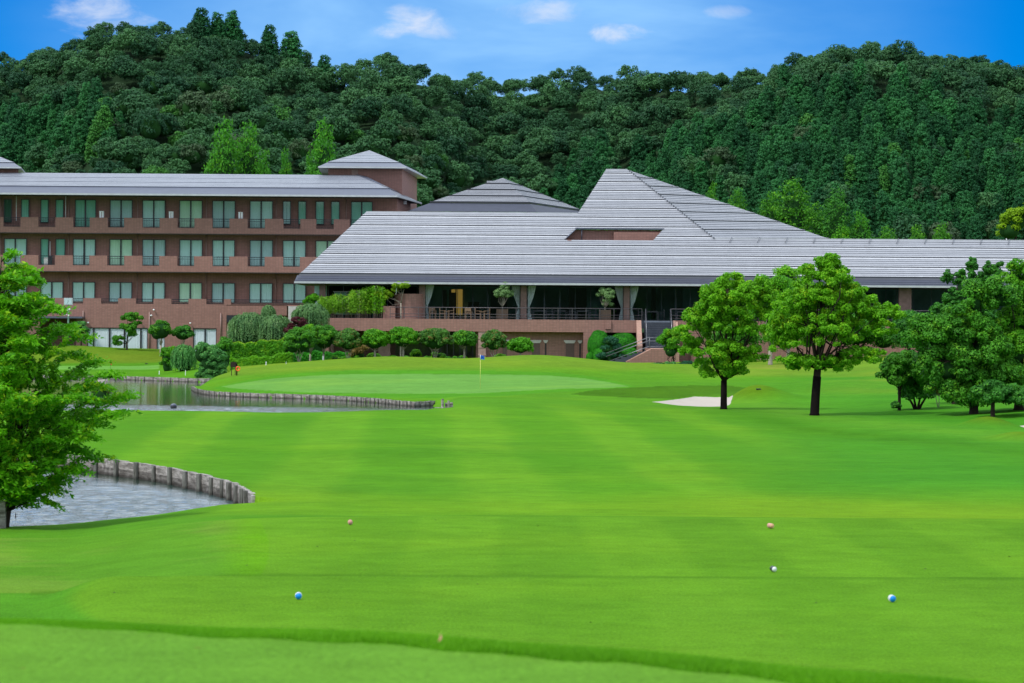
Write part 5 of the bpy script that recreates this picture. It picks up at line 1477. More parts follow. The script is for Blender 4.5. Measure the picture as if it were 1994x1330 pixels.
DA, DB = GD(1410, 797, 118, 145), GD(1587, 809, 108, 135)
tree('broadleaf_tree', 'smaller of two bright leafy trees on the fairway, trunk beside the bunker', 'tree', 1410, DA,
     [(1425, 583, 66, 44), (1368, 640, 50, 50), (1400, 728, 42, 18), (1440, 722, 30, 18), (1452, 640, 58, 58), (1405, 700, 62, 40), (1478, 578, 36, 38), (1345, 685, 28, 38), (1500, 600, 26, 40), (1425, 548, 22, 20), (1395, 610, 50, 50), (1460, 705, 34, 34)],
     420, 10, 150, 2.7, 'camphor', tr_px=5.6, fork=742, limbs=26, seed=3, wrap=741, inner=.25, rag=.36, jit=.6)
tree('broadleaf_tree', 'larger of two bright leafy trees on the fairway with wide spreading crown', 'tree', 1587, DB,
     [(1602, 543, 62, 38), (1548, 610, 46, 46), (1655, 600, 56, 50), (1600, 655, 86, 56), (1706, 636, 44, 50), (1528, 668, 34, 44), (1680, 700, 60, 26), (1545, 706, 38, 18), (1600, 590, 70, 40), (1738, 615, 26, 26), (1510, 640, 26, 36), (1570, 712, 40, 18), (1620, 712, 50, 20), (1612, 512, 22, 16)],
     600, 10, 150, 2.7, 'camphor', tr_px=7.6, fork=716, limbs=40, seed=5, wrap=733, inner=.25, rag=.36, jit=.6, lean=.12)
# right-hand stand
tree('broadleaf_tree', 'tall dark tree with ragged top and dark trunk in the right stand', 'tree', 1897, GD(1897, 806, 112, 135),
     [(1868, 772, 42, 22), (1925, 776, 50, 20), (1870, 650, 62, 62), (1850, 720, 66, 60), (1910, 700, 66, 80), (1895, 590, 36, 44), (1950, 580, 34, 40), (1935, 740, 60, 46), (1830, 660, 50, 50), (1845, 760, 44, 28), (1955, 770, 50, 26), (1800, 650, 34, 34)],
     420, 15, 200, 3.0, 'darkmid', tr_px=8, fork=740, limbs=20, seed=8, core=.42, rag=.2)
tree('broadleaf_tree', 'dark spiky evergreen at left of the right stand, in front of the roof', 'tree', 1862, 133.0,
     [(1855, 610, 26, 56), (1893, 540, 11, 42), (1870, 560, 13, 44), (1925, 545, 12, 42), (1908, 575, 14, 50), (1845, 545, 9, 22), (1845, 680, 50, 80), (1905, 620, 40, 50), (1800, 690, 34, 40), (1945, 540, 11, 36), (1828, 610, 16, 30)],
     620, 6.0, 70, 2.8, 'dark', tr_px=7, fork=760, limbs=10, seed=9, core=.4, rag=.24)
tree('broadleaf_tree', 'big rounded bright green tree at the right edge of the picture', 'tree', 1985, 124.0,
     [(1985, 620, 70, 80), (1960, 690, 84, 66), (2060, 620, 90, 90), (1930, 700, 40, 44), (2040, 540, 60, 40), (2010, 750, 90, 46), (1975, 540, 26, 30), (1990, 772, 60, 24)],
     520, 13, 170, 3.0, 'camphor2', tr_px=9, fork=770, limbs=16, seed=10, core=.42, rag=.16)
tree('broadleaf_tree', 'slender trunked tree under the right stand, overlapped by dark foliage', 'tree', 1934, 119.5,
     [(1940, 770, 50, 26), (1975, 775, 40, 22)], 90, 11, 180, 3.0, 'dark', tr_px=4, fork=775, limbs=6, seed=12, core=.4, rag=.2)
tree('broadleaf_tree', 'many-stemmed dark bushy tree at left foot of the right stand', 'tree', 1786, GD(1786, 797, 118, 140),
     [(1800, 735, 36, 40), (1785, 765, 34, 20), (1775, 715, 30, 26)], 150, 11, 180, 2.8, 'dark', tr_px=5.5, fork=772, limbs=10, seed=13, stems=(1768, 1779, 1792, 1804), core=.4)
tree('small_tree', 'small rounded tree with browning top and thin trunk, left of the many-stemmed one', 'tree', 1752, GD(1752, 799, 118, 140),
     [(1758, 712, 34, 28), (1738, 735, 28, 32), (1770, 738, 32, 28)], 130, 10, 180, 2.6, 'redtip2' if 'redtip2' in LM else 'darkmid', tr_px=3, fork=762, limbs=8, seed=14, core=.45)
tree('shrub', 'tiny dark shrub at foot of the thin trunked browning tree', 'shrub', 1746, GD(1746, 800, 118, 139), [(1746, 790, 9, 9)], 10, 5, 120, 2.2, 'dark', trunk=False, seed=15, core=.6)
tree('small_tree', 'small young tree with coppery yellow leaves and forked trunk', 'tree', 1829, GD(1829, 793, 118, 140),
     [(1820, 745, 16, 24), (1825, 762, 15, 12), (1818, 728, 9, 10)], 34, 8, 160, 2.4, 'brown', tr_px=2, fork=772, limbs=6, seed=16, bark='bark_pale', stems=(1822, 1829))
# trees behind the pair
for i, (px, D, L, lab, lm) in enumerate((
    (1500, 196.0, [(1500, 600, 46, 50), (1525, 650, 40, 44), (1480, 560, 30, 24), (1510, 560, 34, 26)], 'pale trunked bright tree seen between the two fairway trees', 'camphor2'),
    (1535, 206.0, [(1545, 590, 40, 46), (1535, 650, 40, 40), (1530, 540, 26, 18)], 'second pale trunked tree right behind the first between fairway trees', 'camphor'),
    (1770, 205.0, [(1772, 640, 26, 30), (1765, 665, 22, 16)], 'dark bushy tree by the clubhouse wall left of the right stand', 'dark'),
    (1670, 208.0, [(1665, 650, 60, 34), (1720, 665, 30, 22)], 'dark rounded tree hiding the wall behind the larger fairway tree', 'darkmid'),
    (1440, 205.0, [(1430, 660, 50, 30), (1400, 680, 30, 22)], 'dark rounded tree behind the smaller fairway tree near stairs', 'darkmid'))):
    tree('broadleaf_tree', lab, 'tree', px, D, L, 70, 15, 150, 2.6, lm, tr_px=4, fork=680, limbs=10, seed=30 + i, bark='bark_pale' if i < 2 else 'bark', core=.6)
tree('small_tree', 'leafy young tree with yellowish tips right beside the terrace stairs', 'tree', 1308, 199.0,
     [(1303, 662, 20, 19), (1306, 685, 18, 16), (1318, 655, 14, 14)], 46, 8, 170, 2.2, 'camphor2', tr_px=1.6, fork=700, limbs=8, seed=41, core=.6, stems=(1300, 1308, 1315))
# row of clipped round trees in front of the terrace
row_specs = [
 (582, 196.5, [(584, 665, 28, 26), (570, 672, 18, 18)], 'darkmid', 690, 'dark green round tree at the left end of the clipped row'),
 (604, 199.0, [(605, 652, 16, 18)], 'hedge', 690, 'bright round crown overlapped between the two left row trees'),
 (630, 197.5, [(631, 659, 24, 25), (622, 650, 14, 14)], 'darkmid', 688, 'round tree with pale tips, right of the overlapped bright crown'),
 (678, 197.0, [(678, 664, 25, 20)], 'redtip', 686, 'round tree with reddish top in the clipped row'),
 (730, 197.0, [(730, 663, 24, 19)], 'hedge', 683, 'bright green round tree below the pillar, flatter one'),
 (785, 197.0, [(785, 659, 26, 20)], 'hedge', 680, 'bright green round tree standing before the dark recess'),
 (847, 197.0, [(847, 662, 31, 21)], 'redtip', 684, 'widest round tree in the row, dull green with open fork'),
 (904, 198.0, [(904, 661, 21, 15)], 'darkmid', 680, 'smaller dark round tree with bare straight stem before glazing'),
 (961, 197.0, [(961, 665, 21, 20)], 'redtip', 685, 'round tree with coppery tips at the brick pillar'),
 (1013, 196.0, [(1013, 674, 22, 16)], 'hedge', 687, 'low round green tree at the right end of the row')]
for i, (px, D, L, lm, fork, lab) in enumerate(row_specs):
    tree('round_tree', lab, 'tree', px, D, [(q[0], q[1] + 1.5, q[2] * 1.10, q[3] * 1.14) for q in L], 100, 6.5, 110, 1.9, lm, 'bark_pale', 2.0, fork, 9, 50 + i, 'round trees in a row below the terrace', core=.66, inner=.0,
         stems=(px - 6, px, px + 6) if i in (0, 3, 6, 8) else None, rag=.12)
# left lawn trees by the wing
tree('bent_tree', 'bent tree with layered foliage pads on the left mound', 'tree', 247, 232.0, [(256, 620, 22, 11), (246, 640, 16, 9), (268, 634, 12, 8), (232, 662, 13, 7), (258, 652, 12, 7), (226, 668, 10, 4)],
     50, 6, 120, 1.9, 'darkmid', 'bark', 1.8, 668, 10, 71, rag=.2)
tree('round_tree', 'round topped green tree on pale trunk left of the bushes', 'tree', 313, 229.0, [(314, 643, 21, 21), (306, 650, 14, 14)], 44, 7, 120, 1.9, 'darkmid', 'bark_pale', 2.2, 672, 8, 72, core=.8)
tree('round_tree', 'smaller round dark green tree before the right picture window', 'tree', 356, 230.0, [(356, 650, 19, 15)], 36, 6, 120, 1.8, 'dark', 'bark_pale', 1.8, 675, 6, 73, core=.8)
tree('small_tree', 'small grey green tree beside the clock pole', 'tree', 158, 236.0, [(158, 641, 15, 14), (150, 650, 9, 9)], 30, 6, 110, 1.8, 'juniper', 'bark', 1.4, 662, 6, 74, core=.6)

# shrubs, hedges, topiary
def bush(name, label, cat, L, D, lm, K=50, cr=9, per=110, leaf=1.9, seed=1, core=.72, group=None, rag=.1, ds=1.0, up=.35, z_under=True):
    rng = np.random.default_rng(seed); s = D / F
    Lw = lobes_px(L, D, ds); O = np.array([Lw[0][0], D, tz(Lw[0][0], D)])
    P, N, cc, cr_ = crown_pts(rng, Lw, K, cr * s, per, up=up, inner=0, rag=rag)
    V = leaf_geo(rng, P - O, N, leaf * s)
    cores = [((l[0] - O[0], l[1] - O[1], l[2] - O[2]), (l[3] * core, l[4] * core, l[5] * core)) for l in Lw]
    for l in Lw[:1]: cores.append(((l[0] - O[0], l[1] - O[1], (l[2] - O[2]) * .4), (l[3] * .6, l[4] * .5, max(.2, (l[2] - O[2]) * .6))))
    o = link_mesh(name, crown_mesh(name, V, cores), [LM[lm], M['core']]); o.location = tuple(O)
    return tag(o, label, cat, group)
def smooth_bush(name, label, lobe, D, lm, n=9000, leaf=.9, seed=1, group=None):
    rng = np.random.default_rng(seed); l = lobes_px([lobe], D)[0]; s = D / F
    O = np.array([l[0], l[1], tz(l[0], l[1])])
    d = unit(rng.normal(size=(n, 3)) + np.array([0, -.2, .2]))
    k = 1 + .035 * np.sin(d[:, 0] * 7 + seed) * np.sin(d[:, 2] * 6) + rng.normal(0, .012, n)
    P = np.array(l[:3]) + d * np.array(l[3:6]) * k[:, None]
    V = leaf_geo(rng, P - O, unit(d + rng.normal(0, .3, (n, 3))), leaf * s, .7)
    o = link_mesh(name, crown_mesh(name, V, [((l[0] - O[0], l[1] - O[1], l[2] - O[2]), (l[3] * .985, l[4] * .985, l[5] * .985))]), [LM[lm], M['core']]); o.location = tuple(O)
    return tag(o, label, 'topiary', group)
for i, (lobe, D, lab) in enumerate((((1166, 676, 22, 33), 211.4, 'tall smooth clipped dome at left of the stair topiary'), ((1214, 676, 31, 28), 212.4, 'broad smooth clipped dome behind the pine by the stairs'),
                                    ((1172, 697, 20, 23), 210.9, 'lower clipped dome in front of the tall left one'), ((1226, 697, 26, 20), 211.1, 'clipped mound tucked under the stair handrails'),
                                    ((1149, 697, 8, 11), 210.8, 'smallest clipped ball at far left of the topiary'))):
    smooth_bush('clipped_topiary', lab, lobe, D, 'topiary', seed=i + 1, group='clipped topiary by the stairs')
bush('pine_shrub', 'layered blue green pine shrub among the clipped domes', 'shrub', [(1190, 666, 16, 9), (1202, 678, 12, 7), (1182, 682, 14, 8), (1196, 693, 17, 8), (1176, 696, 11, 7)], 209.9, 'pine', 60, 6, 120, 1.6, 81, .7)
bush('shrub', 'low leafy shrub strip at foot of the stair wall, left', 'shrub', [(1283, 715, 24, 6), (1305, 714, 14, 8)], 198.0, 'juniper', 30, 5, 100, 1.7, 82)
bush('shrub', 'rounded low shrub at foot of the stair wall, right', 'shrub', [(1335, 714, 14, 10)], 198.5, 'pine', 20, 6, 100, 1.7, 83)
bush('shrub', 'dark low shrub left of the smaller fairway trunk', 'shrub', [(1365, 712, 16, 8), (1390, 715, 14, 6)], 200.0, 'dark', 20, 6, 100, 1.7, 84)
for i, (px, py, rx, ry) in enumerate(((810, 688, 11, 8), (852, 692, 15, 7), (727, 692, 12, 5), (975, 693, 12, 4))):
    bush('low_shrub', ('small clipped dome shrub beneath the bright round tree', 'flattened low shrub beneath the widest round tree', 'low mounded shrub left of the flatter bright round tree', 'low shrub right of the coppery round tree')[i], 'shrub',
         [(px, py + 2, rx, ry)], 198.5, 'hedge2', 22, 4, 90, 1.5, 90 + i)
bush('ground_hedge', 'long low clipped planting strip beneath the round trees', 'hedge', [(px, 699, 16, 4.5) for px in range(655, 900, 22)], 197.5 + 2.5, 'hedge', 120, 4, 80, 1.5, 95)
bush('shrub', 'rust brown feathery shrub between the round trees', 'shrub', [(702, 682, 13, 11), (690, 690, 10, 7)], 200.0, 'brown', 24, 6, 90, 1.7, 96, .6)
# hedges (box shaped)
def hedge(label, pts, D, depth, lm, seed, n=9000, leaf=1.9):
    """pts: (px, pytop) along the top; foot on the terrain"""
    rng = np.random.default_rng(seed); xs = np.array([XP(p[0], p[1], D) for p in pts]); zs = np.array([ZP(p[0], p[1], D) for p in pts])
    O = np.array([xs.mean(), D, tz(xs.mean(), D)]); s = D / F
    x = rng.uniform(xs[0], xs[-1], n); zt_ = np.interp(x, xs, zs) + .06 * np.sin(x * 3.1) + .05 * np.sin(x * 7.7); zb = TZ(x, np.full(n, D))
    face = rng.random(n)
    top = face < .35; side = face > .9
    z = np.where(top, zt_ + rng.normal(0, .03, n), zb + (zt_ - zb) * rng.random(n)); y = np.where(top, D + rng.uniform(0, depth, n), D + rng.normal(0, .05, n) + .05 * np.sin(x * 4) * np.sin(z * 5))
    x = np.where(side, np.where(rng.random(n) < .5, xs[0], xs[-1]), x); y = np.where(side, D + rng.uniform(0, depth, n), y)
    N = np.stack([np.where(side, np.sign(x - xs.mean()), 0), np.where(top | side, 0, -1), np.where(top, 1, .2)], -1) + rng.normal(0, .45, (n, 3))
    V = leaf_geo(rng, np.stack([x, y, z], -1) - O, N, leaf * s)
    mb = MB(); 
    for k in range(len(xs) - 1):
        a = [xs[k], xs[k + 1]]; 
        vs = [(X_ - O[0], Y_ - O[1], Z_ - O[2]) for Y_ in (D + .06, D + depth - .05) for X_, Z_ in ((a[0], O[2] - .5), (a[1], O[2] - .5), (a[1], zs[k + 1] - .06), (a[0], zs[k] - .06))]
        mb.add(vs, [(0, 1, 2, 3), (5, 4, 7, 6), (3, 2, 6, 7), (0, 3, 7, 4), (1, 5, 6, 2)])
    v2, f2 = np.array(mb.v), np.array(mb.f)
    me = fast_mesh('hedge', np.concatenate([V, v2]), np.concatenate([quads(len(V)), f2 + len(V)]), False, np.concatenate([np.where(top & (seed == 101), 2, 0), np.ones(len(f2), int)]))
    o = link_mesh('hedge', me, [LM[lm], M['core'], LM['hedgetop']]); o.location = tuple(O)
    return tag(o, label, 'hedge')
hedge('upper clipped hedge with yellow green top below the weeping bushes', [(446, 670), (500, 667), (552, 661)], 205.0, 1.6, 'hedge', 101)
hedge('lower bright green clipped hedge in front of the upper one', [(448, 699), (500, 697), (560, 689), (568, 690)], 199.5, 1.3, 'hedge2', 102)
hedge('dark low hedge behind the trunks of the round trees', [(560, 690), (640, 686), (700, 692)], 201.5, 1.0, 'topiary', 103)
# juniper-like bushes beside the left water
bush('rounded_bush', 'smooth upright oval bush left of the weeping one', 'bush', [(327, 700, 16, 27), (335, 690, 10, 18)], 207.5, 'hedge', 50, 6, 130, 1.7, 111)
bush('rounded_bush', 'broad dark green bush leaning over the far pond edge', 'bush', [(412, 705, 28, 32), (408, 730, 24, 18), (395, 690, 20, 22), (425, 722, 18, 18), (404, 738, 24, 14)], 197.0, 'juniper', 170, 7, 120, 1.8, 112, .75)
bush('shrub', 'feathery mid green shrub at left end of the hedges', 'shrub', [(437, 678, 17, 20), (440, 695, 12, 12)], 203.0, 'darkmid', 50, 6, 120, 1.8, 113)
bush('shrub', 'round clipped bush standing on a post in the left water', 'bush', [(198, 768, 18, 22)], 158.0, 'redtip', 60, 6, 160, 2.0, 114, .9)
# willows: hanging strands
def willow(label, cx, cy, rx, ry, D, lm, n=420, seed=1, hang=1.0, name='weeping_bush', drop=.9):
    rng = np.random.default_rng(seed); l = lobes_px([(cx, cy, rx, ry)], D)[0]; s = D / F
    O = np.array([l[0], l[1], tz(l[0], l[1])]); P = []; N = []; H = []
    for k in range(n):
        d = unit(rng.normal(size=3)); d[2] = abs(d[2]) * .9 + .1; d = unit(d)
        p = np.array(l[:3]) + d * np.array(l[3:6]) * rng.uniform(.75, 1.02); L_ = drop * rng.uniform(.5, 1.2); out_ = np.array([d[0], d[1], 0]) * .5
        m_ = 14
        for j in range(m_):
            t = j / m_; q = p + out_ * L_ * (t - t * t * .6) + np.array([0, 0, -1]) * L_ * t * t * 1.1 + rng.normal(0, .02, 3)
            P.append(q); N.append(unit(d + rng.normal(0, .5, 3))); H.append(unit(out_ * (1 - t) * 1.5 + np.array([0, 0, -.4 - 1.5 * t])))
    P, N, H = map(np.array, (P, N, H))
    P[:, 2] = np.maximum(P[:, 2], O[2] + rng.uniform(0, .2, len(P)))
    V = leaf_geo(rng, P - O, N, 2.6 * s, .28, hang=H)
    c0 = (0, 0, l[2] - O[2])
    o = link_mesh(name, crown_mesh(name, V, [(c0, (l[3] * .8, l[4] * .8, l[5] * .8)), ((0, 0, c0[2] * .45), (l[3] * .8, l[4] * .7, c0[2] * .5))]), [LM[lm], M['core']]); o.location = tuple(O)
    return tag(o, label, 'bush')
willow('grey green weeping bush below the wing balcony, broad left one', 486, 636, 40, 29, 211.0, 'willow', 700, 121, drop=1.3)
willow('grey green weeping bush at right of the broad one, with trailing strands', 537, 640, 34, 28, 210.0, 'willow', 600, 122, drop=1.3)
willow('pale weeping bush beside the bamboo, in front of the garden wall', 604, 612, 34, 22, 209.0, 'willow', 560, 123, drop=1.2)
willow('weeping green bush next to the oval bush at the far bank', 358, 690, 22, 20, 204.0, 'juniper', 420, 124, drop=1.2)
willow('small weeping crown rising against the wing between larger bushes', 522, 606, 12, 12, 214.0, 'willow', 160, 125)
bush('maple_shrub', 'dark red maple between the weeping bushes and round trees', 'shrub', [(582, 626, 15, 8), (568, 640, 11, 8), (560, 646, 10, 6), (590, 636, 10, 9)], 207.0, 'darkred', 40, 6, 110, 1.9, 126, .5, rag=.2)
bush('shrub', 'green spreading shrub at upper left of the bamboo', 'shrub', [(609, 583, 13, 9), (600, 590, 10, 6)], 213.5, 'camphor2', 26, 5, 100, 1.8, 127, .6)
# bamboo clumps on the terrace
def bamboo(label, cx, cy, rx, ry, D, seed, lm='bamboo', n=70):
    rng = np.random.default_rng(seed); s = D / F; x, y, z = W(cx, cy, D); zb = zdeck
    root = thing('bamboo_clump', label, 'bamboo', (x, D, zb)); m = MB((x, D, zb)); P = []; N = []; H = []
    for k in range(n):
        bx = x + rng.uniform(-rx, rx) * s; by = D + rng.uniform(-.5, .5); top = z + ry * s * rng.uniform(.2, 1.0)
        if k % 3 == 0: m.tube([(bx, by, zb), (bx + rng.uniform(-.1, .1), by, top)], [.015, .005], 4)
        for j in range(60):
            q = np.array([bx, by, zb + .4 + (top - zb - .4) * rng.random() ** .7]) + rng.normal(0, .12, 3) * np.array([1, 1, .4]); P.append(q)
            N.append(unit(rng.normal(0, .6, 3) + np.array([0, -.4, .7]))); H.append(unit(np.array([rng.normal(0, .6), rng.normal(0, .3), -.6])))
    P, N, H = map(np.array, (P, N, H))
    V = leaf_geo(rng, P - np.array([x, D, zb]), N, 2.4 * s, .3, hang=H)
    link_mesh('foliage', fast_mesh('foliage', V, quads(len(V))), [LM[lm]], root); m.build('cane', M['bark_pale'], root)
    return root
bamboo('leftmost low bamboo clump beside the pale weeping bush', 636, 598, 14, 22, DP + .9, 131)
bamboo('wide bright bamboo clump in front of the lean-to', 668, 597, 22, 26, DP + .9, 132)
bamboo('bamboo clump right of the wide one, fine leaved', 700, 592, 16, 30, DP + .9, 133)
bamboo('tall darker bamboo clump next to the curved brick wall', 726, 588, 18, 32, DP + .9, 134, 'camphor')
tree('small_tree', 'bright lime green tree rising above the curved brick wall', 'tree', 780, DP + .9, [(782, 560, 17, 11), (768, 566, 12, 9), (750, 578, 14, 12), (733, 580, 16, 10)], 46, 6, 130, 1.9, 'lime', 'bark_pale', 1.4, 590, 6, 135)
tree('rounded_tree', 'yellow green rounded tree above the roof at the right edge', 'tree', 1975, 268.0, [(1978, 430, 26, 26), (1965, 450, 26, 20), (2010, 420, 30, 28)], 60, 9, 130, 2.2, 'lime', 'bark', 3, 480, 4, 136, core=.75)

# the leafy foreground tree at left
def cherry():
    D = 55.0; rng = np.random.default_rng(77); s = D / F
    x0 = XP(8, 1000, D); z0 = tz(x0, D) - .1
    root = thing('cherry_tree', 'near leafy tree with long drooping sprays, cut off by the left edge', 'tree', (x0, D, z0)); O = np.array([x0, D, z0])
    m = MB(tuple(O)); ztop = ZP(8, 500, D)
    def tp(z): return np.array([x0 + .12 * math.sin((z - z0) * 1.1), D + .1 * math.sin((z - z0) * .9), z])
    m.tube([tuple(tp(z0 + (ztop - z0) * t)) for t in np.linspace(-.02, 1, 9)], [.085, .07, .065, .06, .05, .04, .03, .02, .008], 10)
    P = []; N = []; H = []
    tips = [(20, 494, 0), (58, 541, 0), (82, 584, .2), (112, 597, -.3), (128, 636, .2), (171, 652, -.2), (150, 690, .3), (190, 702, 0), (211, 726, -.3), (246, 768, .1), (200, 780, .5), (232, 802, -.2), (180, 820, .3),
            (165, 848, -.4), (194, 888, 0), (144, 913, -.3), (120, 880, .5), (100, 940, .2), (92, 976, -.2), (55, 965, .4), (70, 930, -.5), (-30, 500, .2), (-60, 560, 0), (-100, 620, .3), (-150, 700, 0), (-190, 780, -.2), (-160, 860, .2), (-90, 940, 0), (-40, 970, .3), (30, 950, -.5), (40, 520, .4)]
    br = [W(px, py, D + dd * 2.2) for px, py, dd in tips]
    outl = lambda py: float(np.interp(py, [480, 494, 540, 590, 650, 700, 770, 802, 850, 888, 913, 976, 1000], [8, 18, 52, 86, 150, 172, 222, 214, 165, 172, 130, 84, 50]))
    for k in range(80):
        a = rng.uniform(0, 6.283); zt_ = z0 + .6 + (ztop - z0 - .7) * rng.uniform(.02, 1.0); t = (zt_ - z0) / (ztop - z0)
        R = outl(997 * 0 + 630 - (zt_ - ZC) / s - 7) * s * rng.uniform(.75, .98)
        br.append((x0 + R * math.cos(a), D + R * .95 * math.sin(a), zt_))
    for q in br:
        q = np.array(q); r_ = math.hypot(q[0] - x0, q[1] - D)
        zs = max(z0 + .40, q[2] - .05 - r_ * rng.uniform(.45, .8)); zs = min(zs, ztop - .1)
        a = tp(zs); mid = a + (q - a) * .5 + np.array([0, 0, .08 * r_]); m2 = a + (q - a) * .82 + np.array([0, 0, .09 * r_])
        path = [a, mid, m2, q]; m.tube([tuple(p) for p in path], [.016 + .004 * r_, .010, .006, .002], 5)
        ln = np.linalg.norm(q - a); nt_ = int(9 + ln * 12)
        for j in range(nt_):
            u = rng.uniform(.15, 1.0) if j else 1.0
            i = min(2, int(u * 3)); f = u * 3 - i; p = path[i] * (1 - f) + path[i + 1] * f; dr = unit(path[i + 1] - path[i])
            side = unit(np.cross(dr, [0, 0, 1])) * rng.choice([-1, 1]); d0 = unit(dr * rng.uniform(.5, 1.2) + side * rng.uniform(.2, 1.0) + np.array([0, 0, rng.uniform(-.1, .25)]))
            if j == 0: d0 = dr
            L_ = rng.uniform(.18, .46); nl = int(L_ / .021)
            for kk in range(nl):
                t = kk / nl; c = p + d0 * L_ * t + np.array([0, 0, -.30 * L_ * t * t]); sd_ = side * (1 if kk % 2 else -1)
                h = unit(d0 * .8 + unit(np.cross(d0, [0, 0, 1])) * (1 if kk % 2 else -1) * .9 + np.array([0, 0, -.55]) + rng.normal(0, .2, 3))
                P.append(c + h * .035 + rng.normal(0, .028, 3)); N.append(unit(np.array([0, -.25, .8]) + rng.normal(0, .6, 3) - h * .2)); H.append(h * 1.6)
    lob = [(0, 552, 24, 44), (2, 612, 52, 46), (10, 676, 90, 42), (14, 745, 128, 50), (8, 812, 138, 50), (6, 880, 132, 44), (-6, 934, 92, 36), (-110, 760, 90, 150), (-60, 640, 80, 80)]
    Pc, Nc, cc, _ = crown_pts(rng, lobes_px(lob, D), 640, 13 * s, 62, up=.0, inner=.45, rag=.5, jit=.8, flat=1.15)
    P += list(Pc); N += list(Nc); H += list(unit(rng.normal(0, .8, (len(Pc), 3)) + np.array([0, -.2, -.9])) * 1.3)
    for k in rng.permutation(len(cc))[:60]: m.tube(limb_path(rng, tuple(tp(max(z0 + .5, cc[k][2] - .5))), cc[k], .02), [.02, .013, .008, .003], 5)
    P, N, H = map(np.array, (P, N, H))
    V = leaf_geo(rng, P - O, N, .056, .38, hang=H)
    print('cherry leaves', len(P))
    link_mesh('crown', fast_mesh('crown', V, quads(len(V))), [LM['maple']], root)
    m.build('trunk', M['bark'], root)
    g = MB(tuple(O)); ppx = XP(3, 1000, D - .3); g.box(ppx - .06, ppx + .07, D - .35, D - .22, z0 - .1, ZP(5, 972, D)); g.build('support_post', M['timber'], root)
cherry()
# ------------------------------------------------------------------ pond edging
def timber_wall(label, line, top, post_ts, out=0.10, thick=.12, name='timber_retaining_wall', boards=2, pr=.055, seed=1, base=-.35, outward=None):
    """line: plan points at the water line; posts stand on the water side"""
    r = random.Random(seed); P = [Vector((x, y, 0)) for x, y in line]
    cum = [0]
    for i in range(len(P) - 1): cum.append(cum[-1] + (P[i + 1] - P[i]).length)
    root = thing(name, label, 'retaining wall', tuple(P[len(P) // 2])); O = tuple(root.location)
    def at(d):
        d = max(0, min(cum[-1] - 1e-6, d)); i = 0
        while i < len(P) - 2 and d > cum[i + 1]: i += 1
        t = (d - cum[i]) / (cum[i + 1] - cum[i]); q = P[i].lerp(P[i + 1], t); n = (P[i + 1] - P[i]).normalized(); return q, Vector((n.y, -n.x, 0))
    sgn = outward
    m = MB(O)
    nseg = int(cum[-1] / (.5 if boards > 1 else .22)) + 1
    for b in range(boards):
        z0 = base if b == 0 else base + (top - base) * 0 + (top * b / boards) + .006
        z1 = top * (b + 1) / boards - .006
        for k in range(nseg):
            d0, d1 = cum[-1] * k / nseg, cum[-1] * (k + 1) / nseg - (.006 if boards == 1 else 0)
            (a, na), (c, nc_) = at(d0), at(d1); j = r.uniform(-.02, .02) if boards == 1 else 0; jz = r.uniform(-.012, .014) if b == boards - 1 else 0
            na, nc_ = na * sgn, nc_ * sgn
            lo = [a + na * (.0 + j), c + nc_ * (.0 + j), c - nc_ * thick, a - na * thick]
            vs = [(p.x, p.y, z) for z in (z0, z1 + jz) for p in lo]
            m.add(vs, [(3, 2, 1, 0), (4, 5, 6, 7), (0, 1, 5, 4), (1, 2, 6, 5), (2, 3, 7, 6), (3, 0, 4, 7)])
    m.build('board', M['timber'], root)
    for d in post_ts(cum[-1]):
        q, n = at(d); n = n * sgn; m = MB(O); h = top + r.uniform(-.015, .03); w_ = pr * r.uniform(.85, 1.15)
        c = q + n * (w_ * .8); ang = math.atan2(n.y, n.x); vs = []
        for z in (base, h):
            for k in range(8):
                a = ang + 2 * math.pi * (k + .5) / 8; vs.append((c.x + w_ * 1.1 * math.cos(a), c.y + w_ * 1.1 * math.sin(a), z))
        m.add(vs, [tuple(range(7, -1, -1)), tuple(range(8, 16))] + [(k, (k + 1) % 8, 8 + (k + 1) % 8, 8 + k) for k in range(8)])
        m.build('post', M['post'], root)
    return root, at, cum
def px_post(list_px, line):
    """distances along the line for posts at photograph columns"""
    def f(total):
        out_ = []
        P = [Vector((x, y, 0)) for x, y in line]; cum = 0
        for i in range(len(P) - 1):
            u0 = 997 + P[i].x * F / P[i].y; u1 = 997 + P[i + 1].x * F / P[i + 1].y; L = (P[i + 1] - P[i]).length
            for p in list_px:
                if min(u0, u1) <= p < max(u0, u1) and abs(u1 - u0) > 1: out_.append(cum + L * (p - u0) / (u1 - u0))
            cum += L
        return out_
    return f
timber_wall('tall weathered timber wall with spaced posts round the near pond', NEARWALL , .42,
            px_post([-200, -150, -100, -55, -10, 30, 68, 103, 153, 191, 231, 270, 304, 336, 366, 393, 416, 437, 452, 464, 475, 484], NEARWALL), outward=1, seed=4)
timber_wall('low timber edging below the putting green fringe', GREENWALL, .235, lambda T: [T * k / 60 for k in range(61)], boards=1, pr=.028, seed=5, thick=.1, outward=-1)
timber_wall('low timber edging along the far bank by the wing', FARWALL, .26, lambda T: [T * k / 40 for k in range(41)], boards=1, pr=.028, seed=6, thick=.1, outward=-1)

